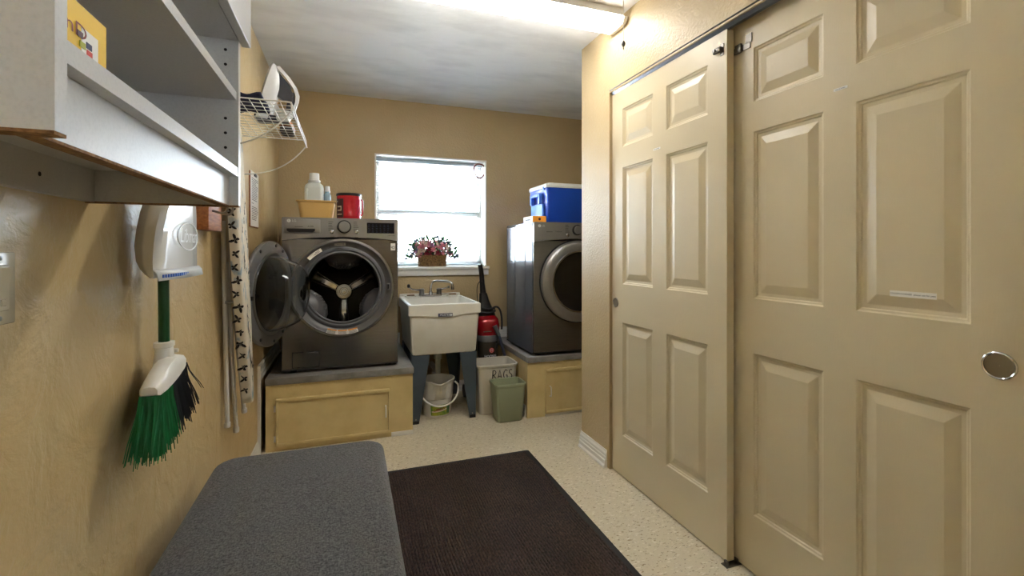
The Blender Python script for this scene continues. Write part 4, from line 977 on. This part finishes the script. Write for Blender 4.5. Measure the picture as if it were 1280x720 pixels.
build('spout_collar', B().cyl((.632, fy, sz1+.014), (.632, fy, sz1+.04), .016, n=16), 'chrome', fa)
build('aerator', B().cyl((.785, fy-.13, sz1+.062), (.785, fy-.13, sz1+.09), .0125, n=14), 'chrome', fa)
hl_ = build('lever', B().tube([(.560, fy, sz1+.058), (.52, fy-.02, sz1+.056), (.475, fy-.045, sz1+.066), (.452, fy-.056, sz1+.084)], [.008, .007, .0065, .006], 10), 'chrome', fa)
build('lever_knob', B().lathe([(.001, -.016), (.010, -.012), (.013, 0), (.010, .012), (.001, .016)], (.449, fy-.057, sz1+.093), n=14), 'black', hl_)
hl_ = build('lever', B().tube([(.700, fy, sz1+.058), (.735, fy+.002, sz1+.060), (.775, fy+.008, sz1+.070)], [.008, .007, .006], 10), 'chrome', fa)
build('lever_knob', B().lathe([(.001, -.012), (.009, -.008), (.010, 0), (.008, .009), (.001, .012)], (.780, fy+.009, sz1+.073), n=14), 'steel', hl_)
def soap(x, y, nm, lbl):
    t_ = thing(nm, (x, y, sz1), lbl, 'soap dish')
    build('dish', B().loft([rrect(x, y, .045, .018, .015, sz1), rrect(x, y, .055, .022, .018, sz1+.010), rrect(x, y, .05, .018, .015, sz1+.009)]), 'sink', t_)
    q = B(); rd = random.Random(int(x*100))
    q.loft([rrect(x, y, .030, .013, .01, sz1+.0085), rrect(x, y, .034, .015, .012, sz1+.014), rrect(x, y, .026, .011, .009, sz1+.018)])
    build('worn_bar', q, 'wicker', t_)
soap(.475, 3.785, 'soap_dish', 'small dish with a worn brown bar left of the faucet knob lever'); soap(.815, 3.785, 'soap_dish', 'small dish with a worn brown bar beside the faucet spout')

# ------------------------------------------------------------------ pail under the sink
pl = thing('mop_pail', (.618, 3.395, 0), 'white oval mop pail with a pour spout and printed label under the sink', 'pail')
pcx, pcy, ph = .618, 3.395, .262
def pail_loop(k, z, sp):
    pts = []
    for i in range(64):
        a = 2*math.pi*i/64; rx, ry = k, k*.92
        d_ = abs(((a + math.pi/2 + math.pi) % (2*math.pi)) - math.pi)
        e_ = sp*max(0, 1 - d_/.55)
        pts.append((pcx + (rx+e_)*math.cos(a), pcy + (ry+e_)*math.sin(a), z - e_*.35))
    return pts
b = B().loft([pail_loop(.094, 0, 0), pail_loop(.098, .006, 0), pail_loop(.106, .10, 0), pail_loop(.109, .128, 0), pail_loop(.113, .131, .0), pail_loop(.117, .20, .008), pail_loop(.122, ph-.012, .028), pail_loop(.128, ph-.010, .032), pail_loop(.129, ph, .033), pail_loop(.122, ph, .030), pail_loop(.113, .20, .006), pail_loop(.102, .09, 0), pail_loop(.092, .006, 0), pail_loop(.05, .0055, 0)])
build('bucket', b, 'pail', pl, ang=45)
pts = []
for i in range(25):
    a = math.pi*i/24
    pts.append((pcx - .142*math.cos(a), pcy - .055 - .105*math.sin(a)**.8 , ph-.045 - .115*math.sin(a)))
build('bail_handle', B().tube([(pcx-.125, pcy-.03, ph-.03)] + pts + [(pcx+.125, pcy-.03, ph-.03)], .0062, 8), 'white', pl)
def pail_pt(off):
    def f(u, v):
        z = .014 + .078*v; k = .098 + (.106-.098)*(z-.006)/.094 + off; a = R(-90 - 36 + 84*u)
        return (pcx + k*math.cos(a), pcy + k*.92*math.sin(a), z)
    return f
lb_ = build('printed_label', B().grid(pail_pt(.0008), 12, 3), 'lime', pl, flat=True)
g = pail_pt(.0022)
build('label_letters', B().text('LIBMAN', .24, lambda u, v, h: g(.42+u*.62, .58+v*1.25+u*.22), shear=.2, offset=.006), 'redprint', lb_, flat=True)
g2 = pail_pt(.0015)
build('label_swoosh', B().grid(lambda u, v: g2(.05+.78*u, .30+.12*v+.22*u*u), 10, 1), 'cream', lb_, flat=True)
build('label_photo', B().grid(lambda u, v: g2(.80+.18*u, .12+.78*v), 4, 2), 'leaf', lb_, flat=True)

# ------------------------------------------------------------------ bins
def bin_(name_, label, x, y, hx, hy, h, k, r, lipw, m_):
    t_ = thing(name_, (x, y, 0), label, 'bin')
    def rr(s_, z, e_=0): return rrect(x, y, hx*s_+e_, hy*s_+e_, r, z, 7)
    b = B().loft([rr(k, 0, -.006), rr(k, .006), rr(.97, h-.03), rr(.975, h-.026), rr(.975, h-.018, lipw), rr(.98, h-.003, lipw), rr(.98, h, lipw*.5), rr(.97, h-.003, -.002), rr(.96, h-.03, -.002), rr(k, .010, -.004), rr(k*.6, .009)])
    build('bin_body', b, m_, t_, ang=45); return t_
rg = bin_('rag_bin', 'pale grey waste bin hand-lettered for rags beside the sink', 1.035, 3.345, .158, .125, .365, .84, .04, .006, 'bin')
fyb = lambda z: 3.345 - .125*(.84 + (.97-.84)*(z-.006)/(.365-.036))
q = B()
def stroke(pts): q.tube([(px, fyb(.252+pz)-.0008, .252+pz) for px, pz in pts], .0028, 6)
ls = .072
def letter(ox, segs):
    for s_ in segs: stroke([(ox+a*ls*.58, b_*ls) for a, b_ in s_])
letter(.992, [[(0, 0), (.05, 1)], [(.0, .98), (.4, 1.0), (.62, .8), (.5, .58), (.08, .5)], [(.12, .52), (.9, .0)]])
letter(1.030, [[(0, 0), (.42, 1), (.8, .02)], [(.16, .36), (.66, .36)]])
letter(1.076, [[(.72, .85), (.4, 1), (.1, .75), (.02, .4), (.2, .06), (.5, .0), (.7, .16), (.7, .42), (.42, .42)]])
letter(1.116, [[(.62, .88), (.4, 1), (.12, .86), (.14, .64), (.5, .48), (.62, .25), (.42, .02), (.1, .08)]])
build('hand_lettering', q, 'ink', rg)
bin_('waste_bin', 'small sage green waste bin in front of the rag bin', 1.070, 3.118, .114, .085, .270, .80, .022, .004, 'green_bin')

# ------------------------------------------------------------------ upright vacuum cleaner
vx, vy = 1.066, 3.63
va = thing('vacuum_cleaner', (vx, vy, 0), 'red and black upright vacuum cleaner beside the sink', 'vacuum cleaner')
b = B().loft([rrect(vx-.035, vy-.02, .13, .13, .05, .012), rrect(vx-.035, vy-.02, .14, .14, .05, .03), rrect(vx-.035, vy, .13, .12, .05, .09), rrect(vx, vy+.02, .09, .08, .04, .13)])
build('floor_head', b, 'softblack', va, ang=45)
for sx_ in (-.155, .095):
    build('wheel', B().cyl((vx-.02+sx_, vy+.08, .05), (vx-.02+sx_+.03, vy+.08, .05), .05, n=24), 'black', va)
build('rear_column', B().loft([rrect(vx, vy+.05, .075, .05, .03, .10), rrect(vx, vy+.05, .08, .05, .03, .5), rrect(vx, vy+.03, .08, .06, .03, .66)]), 'softblack', va)
cup = build('dust_cup', B().lathe([(.070, .14), (.082, .16), (.088, .45), (.086, .47)], (vx, vy-.02, 0), n=40), 'smokecup', va)
build('filter_band', B().lathe([(.0885, .47), (.090, .475), (.090, .515), (.087, .52)], (vx, vy-.02, 0), n=40), 'doorgrey', va)
em = build('round_emblem', B().lathe([(.020, .0), (.020, .002), (.0175, .0025), (.0005, .0025)], (vx+.010, vy-.02-.0865, .405), (0, -1, 0), 24), 'scarlet', cup)
build('emblem_letter', B().text('H', .024, lambda u, v, h: (vx+.010+u, vy-.02-.0895, .405+v)).tube([(vx+.010+.0145*math.cos(a), vy-.1092, .405+.0145*math.sin(a)) for a in [2*math.pi*i/24 for i in range(24)]], .0010, 5, closed=True), 'lid', em, flat=True)
cf = lambda u, v: (vx + (.0890)*math.sin((u)/.088), vy-.02-.0890*math.cos(u/.088), v)
build('model_letters', B().text('HOOVER', .026, lambda u, v, h: cf(.004+u, .358+v), offset=.0006).text('TurboPower', .014, lambda u, v, h: cf(.008+u, .335+v)), 'lid', cup, flat=True)
rh = build('red_housing', B().loft([rrect(vx, vy-.01, .088, .082, .06, .52), rrect(vx, vy-.012, .094, .09, .065, .55), rrect(vx, vy-.012, .094, .09, .065, .60), rrect(vx, vy-.005, .088, .082, .06, .645), rrect(vx, vy+.005, .07, .06, .05, .672)]), 'vacred', va, ang=55)
build('housing_stripe', B().box((vx-.055, vy-.104, .552), (vx+.01, vy-.1005, .558)), 'steel', rh)
build('carry_neck', B().loft([rrect(vx, vy+.01, .075, .06, .045, .662), rrect(vx-.005, vy+.015, .07, .055, .04, .70), rrect(vx-.012, vy+.02, .052, .045, .035, .75), rrect(vx-.016, vy+.022, .040, .034, .028, .79), rrect(vx-.022, vy+.028, .030, .024, .02, .85)]), 'black', va, ang=55)
build('cord_wrap', B().tube([(vx-.055, vy-.045, .70), (vx, vy-.062, .695), (vx+.06, vy-.045, .71), (vx+.055, vy-.04, .73), (vx, vy-.055, .725), (vx-.05, vy-.04, .735)], .008, 8), 'softblack', va)
build('upper_handle', B().tube([(vx-.022, vy+.028, .84), (vx-.028, vy+.035, .93), (vx-.032, vy+.04, 1.0), (vx-.040, vy+.035, 1.05), (vx-.052, vy+.02, 1.085)], [.026, .021, .020, .019, .017], 12), 'black', va)
build('upper_cord', B().tube(bez((vx-.03, vy+.01, .95), (vx-.10, vy, .96), (vx-.085, vy, .84), (vx-.07, vy-.01, .74), 12), .0035, 6), 'softblack', va)
build('side_hose', B().tube(bez((vx+.03, vy-.03, .72), (vx+.11, vy-.05, .80), (vx+.118, vy-.06, .64), (vx+.105, vy-.07, .56), 14), .008, 8), 'softblack', va)
wnd = build('wand_grip', B().cyl((vx+.035, vy-.108, .600), (vx+.068, vy-.118, .520), .019, .014, n=14), 'doorgrey', va)
build('wand_tube', B().cyl((vx+.066, vy-.117, .525), (vx+.112, vy-.135, .36), .012, .012, n=12), 'irongrey', va)

# ------------------------------------------------------------------ flower basket on the sill
bz = WZ0 + .0145
fb = thing('flower_basket', (.672, 3.928, bz), 'woven brown basket of pink, cream and burgundy silk flowers on the window sill', 'flower basket')
fcx, fcy = .672, 3.928
build('basket_wall', B().loft([rrect(fcx, fcy, .112, .042, .038, bz), rrect(fcx, fcy, .120, .050, .045, bz+.09), rrect(fcx, fcy, .112, .043, .04, bz+.088), rrect(fcx, fcy, .10, .035, .03, bz+.02)]), 'wicker', fb)
for i in range(8):
    k = i/7; lp_ = rrect(fcx, fcy, .114+.008*k, .044+.008*k, .042, bz+.006+.084*k, 6)
    build('woven_band', B().tube(lp_, .0062, 6, closed=True), 'wicker', fb)
M['moss'] = mat('dark_moss', (58, 66, 48), 0.9, var=((34, 40, 30), 60, .4, .65, U), bump=(80, .8, .01, U))
build('moss_filler', B().loft([rrect(fcx, fcy, .112*k, .042*k, .04*k, bz+.08+.085*(1-k*k)) for k in (1.0, .97, .9, .8, .65, .45, .2)]), 'moss', fb, ang=60)
def flower_mesh(np_, r, cup_):
    q = B()
    for k in range(np_):
        a = 2*math.pi*k/np_; d_ = Vector((math.cos(a), math.sin(a), 0)); s_ = Vector((-math.sin(a), math.cos(a), 0)); z = Vector((0, 0, 1))
        q.add([Vector((0, 0, 0)), d_*r*.45 - s_*r*.32 + z*r*cup_*.5, d_*r + z*r*cup_*.8 - s_*r*.2, d_*r*1.02 + s_*r*.2 + z*r*cup_*.8, d_*r*.45 + s_*r*.32 + z*r*cup_*.5], [(0, 1, 2, 3, 4)])
    for k in range(np_):
        a = 2*math.pi*(k+.5)/np_; d_ = Vector((math.cos(a), math.sin(a), 0)); s_ = Vector((-math.sin(a), math.cos(a), 0)); z = Vector((0, 0, 1))
        q.add([z*r*.1, d_*r*.3 - s_*r*.22 + z*r*.35, d_*r*.5 + z*r*.6, d_*r*.3 + s_*r*.22 + z*r*.35], [(0, 1, 2, 3)])
    return q
def mesh_of(name_, q, m_):
    me = bpy.data.meshes.new(name_); me.from_pydata([tuple(v) for v in q.v], [], q.f); me.materials.append(M[m_]); me.shade_smooth(); return me
fl = [mesh_of('flower', flower_mesh(6, .026, .5), c_) for c_ in ('pink', 'cream', 'burgundy', 'mauve')]
lfq = B().add([(0, 0, 0), (.008, .012, .003), (.010, .026, .004), (0, .046, -.002), (-.010, .026, .004), (-.008, .012, .003), (0, .024, -.001)], [(0, 1, 6, 5), (1, 2, 6), (2, 3, 4, 6), (4, 5, 6)])
lf = [mesh_of('leaf', lfq, c_) for c_ in ('leaf', 'leafblue')]
def put(name_, me, p, direction, s_, spin):
    o = bpy.data.objects.new(name_, me); C.objects.link(o); o.parent = fb
    o.location = Vector(p) - ORG[fb.name]
    qd = Vector(direction).to_track_quat('Z', 'Y'); o.rotation_mode = 'QUATERNION'
    from mathutils import Quaternion
    o.rotation_quaternion = qd @ Quaternion((0, 0, 1), spin); o.scale = (s_, s_, s_)
rd = random.Random(21)
q = B()
for i in range(85):
    a = rd.uniform(0, math.pi); rr = math.sqrt(rd.uniform(.05, 1)); yy = rd.uniform(-1, .25)
    x = fcx + .175*rr*math.cos(a); z = bz + .085 + .150*rr*math.sin(a)*rd.uniform(.75, 1.0); y = fcy + .050*yy*(1-.3*rr)
    d_ = Vector(((x-fcx)*2.2, -.25+yy*.1, (z-bz-.04)*1.2)).normalized()
    cent = math.hypot((x-fcx)/.06, (z-bz-.11)/.05)
    me = fl[2] if cent < 1 and rd.random() < .8 else rd.choice([fl[0], fl[0], fl[1], fl[1], fl[3]])
    put('flower', me, (x, y, z), d_, rd.uniform(.65, 1.15), rd.uniform(0, 6))
    q.tube([(fcx + (x-fcx)*.4, fcy, bz+.06), ((x+fcx)/2, (y+fcy)/2, (z+bz+.08)/2), (x, y, z)], .0013, 4)
for i in range(230):
    a = rd.uniform(-.15, math.pi+.15); rr = math.sqrt(rd.uniform(.02, 1.0)); yy = rd.uniform(-.8, .35)
    x = fcx + .205*rr*math.cos(a); z = bz + .088 + .155*rr*math.sin(a); y = fcy + .052*yy
    d_ = Vector((rd.uniform(-.6, .6), -1, rd.uniform(-.2, .8)))
    ang_ = math.atan2(z-bz-.06, x-fcx) - math.pi/2 + rd.uniform(-.7, .7)
    put('leaf', lf[rd.random() < .5], (x, y, z), d_, rd.uniform(.6, 1.1), ang_)
build('stems', q, 'stem', fb)
q = B()
for sg in (-1, 1, 1, -1, 1):
    x1 = fcx + sg*rd.uniform(.20, .25); z1 = bz + rd.uniform(.13, .20)
    pts = bez((fcx+sg*.06, fcy-.01, bz+.09), (fcx+sg*.12, fcy-.02, bz+.14), (x1-sg*.04, fcy-.03, z1), (x1, fcy-.03, z1+.005), 10)
    q.tube(pts, .0011, 4)
    for p_ in pts[4:]:
        q.lathe([(.0005, -.004), (.0042, 0), (.0005, .004)], p_ + Vector((rd.uniform(-.006, .006), rd.uniform(-.01, 0), rd.uniform(-.012, .012))), n=6)
build('berry_sprigs', q, 'stem', fb)

# ------------------------------------------------------------------ bench and rug
be = thing('upholstered_bench', (-.15, 1.1, 0), 'dark heather grey upholstered bench against the plaster wall', 'bench')
hx0, hx1, hy0, hy1, ht = -.435, .128, .52, 1.880, .474
def pad(z0, z1, inset, r, crown=0.0, dome=.0):
    n = 6; ang_ = [math.pi/2*i/n for i in range(n+1)]; loops = []
    cxm, cym, hx, hy = (hx0+hx1)/2, (hy0+hy1)/2, (hx1-hx0)/2-inset, (hy1-hy0)/2-inset
    loops.append(rrect(cxm, cym, hx-r*.5, hy-r*.5, .05, z0)); loops.append(rrect(cxm, cym, hx, hy, .055, z0+r*.5))
    for a in ang_: loops.append(rrect(cxm, cym, hx - r*(1-math.cos(a)), hy - r*(1-math.cos(a)), .055, z1 - r + r*math.sin(a)))
    for k in (.8, .5, .2): loops.append(rrect(cxm, cym, (hx-r)*k, (hy-r)*k if k < .9 else hy-r, .05*k, z1 + dome*(1-k*k)))
    return B().loft(loops)
build('cushion', pad(.30, ht, 0, .038, dome=.006), 'fabric', be, ang=60)
build('base', pad(.09, .2995, .012, .006), 'fabric', be, ang=60)
for x in (hx0+.06, hx1-.06):
    for y in (hy0+.06, hy1-.06):
        build('foot', B().cyl((x, y, .009), (x, y, .092), .018, .024, n=14), 'black', be)
rx0, rx1, ry0, ry1 = -.25, 1.02, .35, 2.585
rugq = B(); n_ = 98; prof = []
for i in range(n_):
    xa = rx0+.03 + (rx1-rx0-.06)*i/n_; wv = (rx1-rx0-.06)/n_
    prof += [(xa, .0045), (xa+wv*.25, .0085), (xa+wv*.65, .0085), (xa+wv*.9, .0045)]
prof.append((rx1-.03, .0045))
rugo = thing('rib_mat', (.4, 1.5, 0), 'dark brown ribbed entrance mat on the vinyl floor', 'mat')
rugq.loft([[(x + .004*math.sin(y*9), y, z) for x, z in prof] for y in [ry0+.03 + (ry1-ry0-.06)*j/24 for j in range(25)]], False, False, closed=False)
rb = build('ribbed_pile', rugq, 'rug', rugo, flat=True, fixn=False); rb['kind'] = 'stuff'
build('rubber_edge', B().loft([rrect((rx0+rx1)/2, (ry0+ry1)/2, (rx1-rx0)/2, (ry1-ry0)/2, .012, .0003), rrect((rx0+rx1)/2, (ry0+ry1)/2, (rx1-rx0)/2-.003, (ry1-ry0)/2-.003, .012, .0042)]), 'rugedge', rugo)
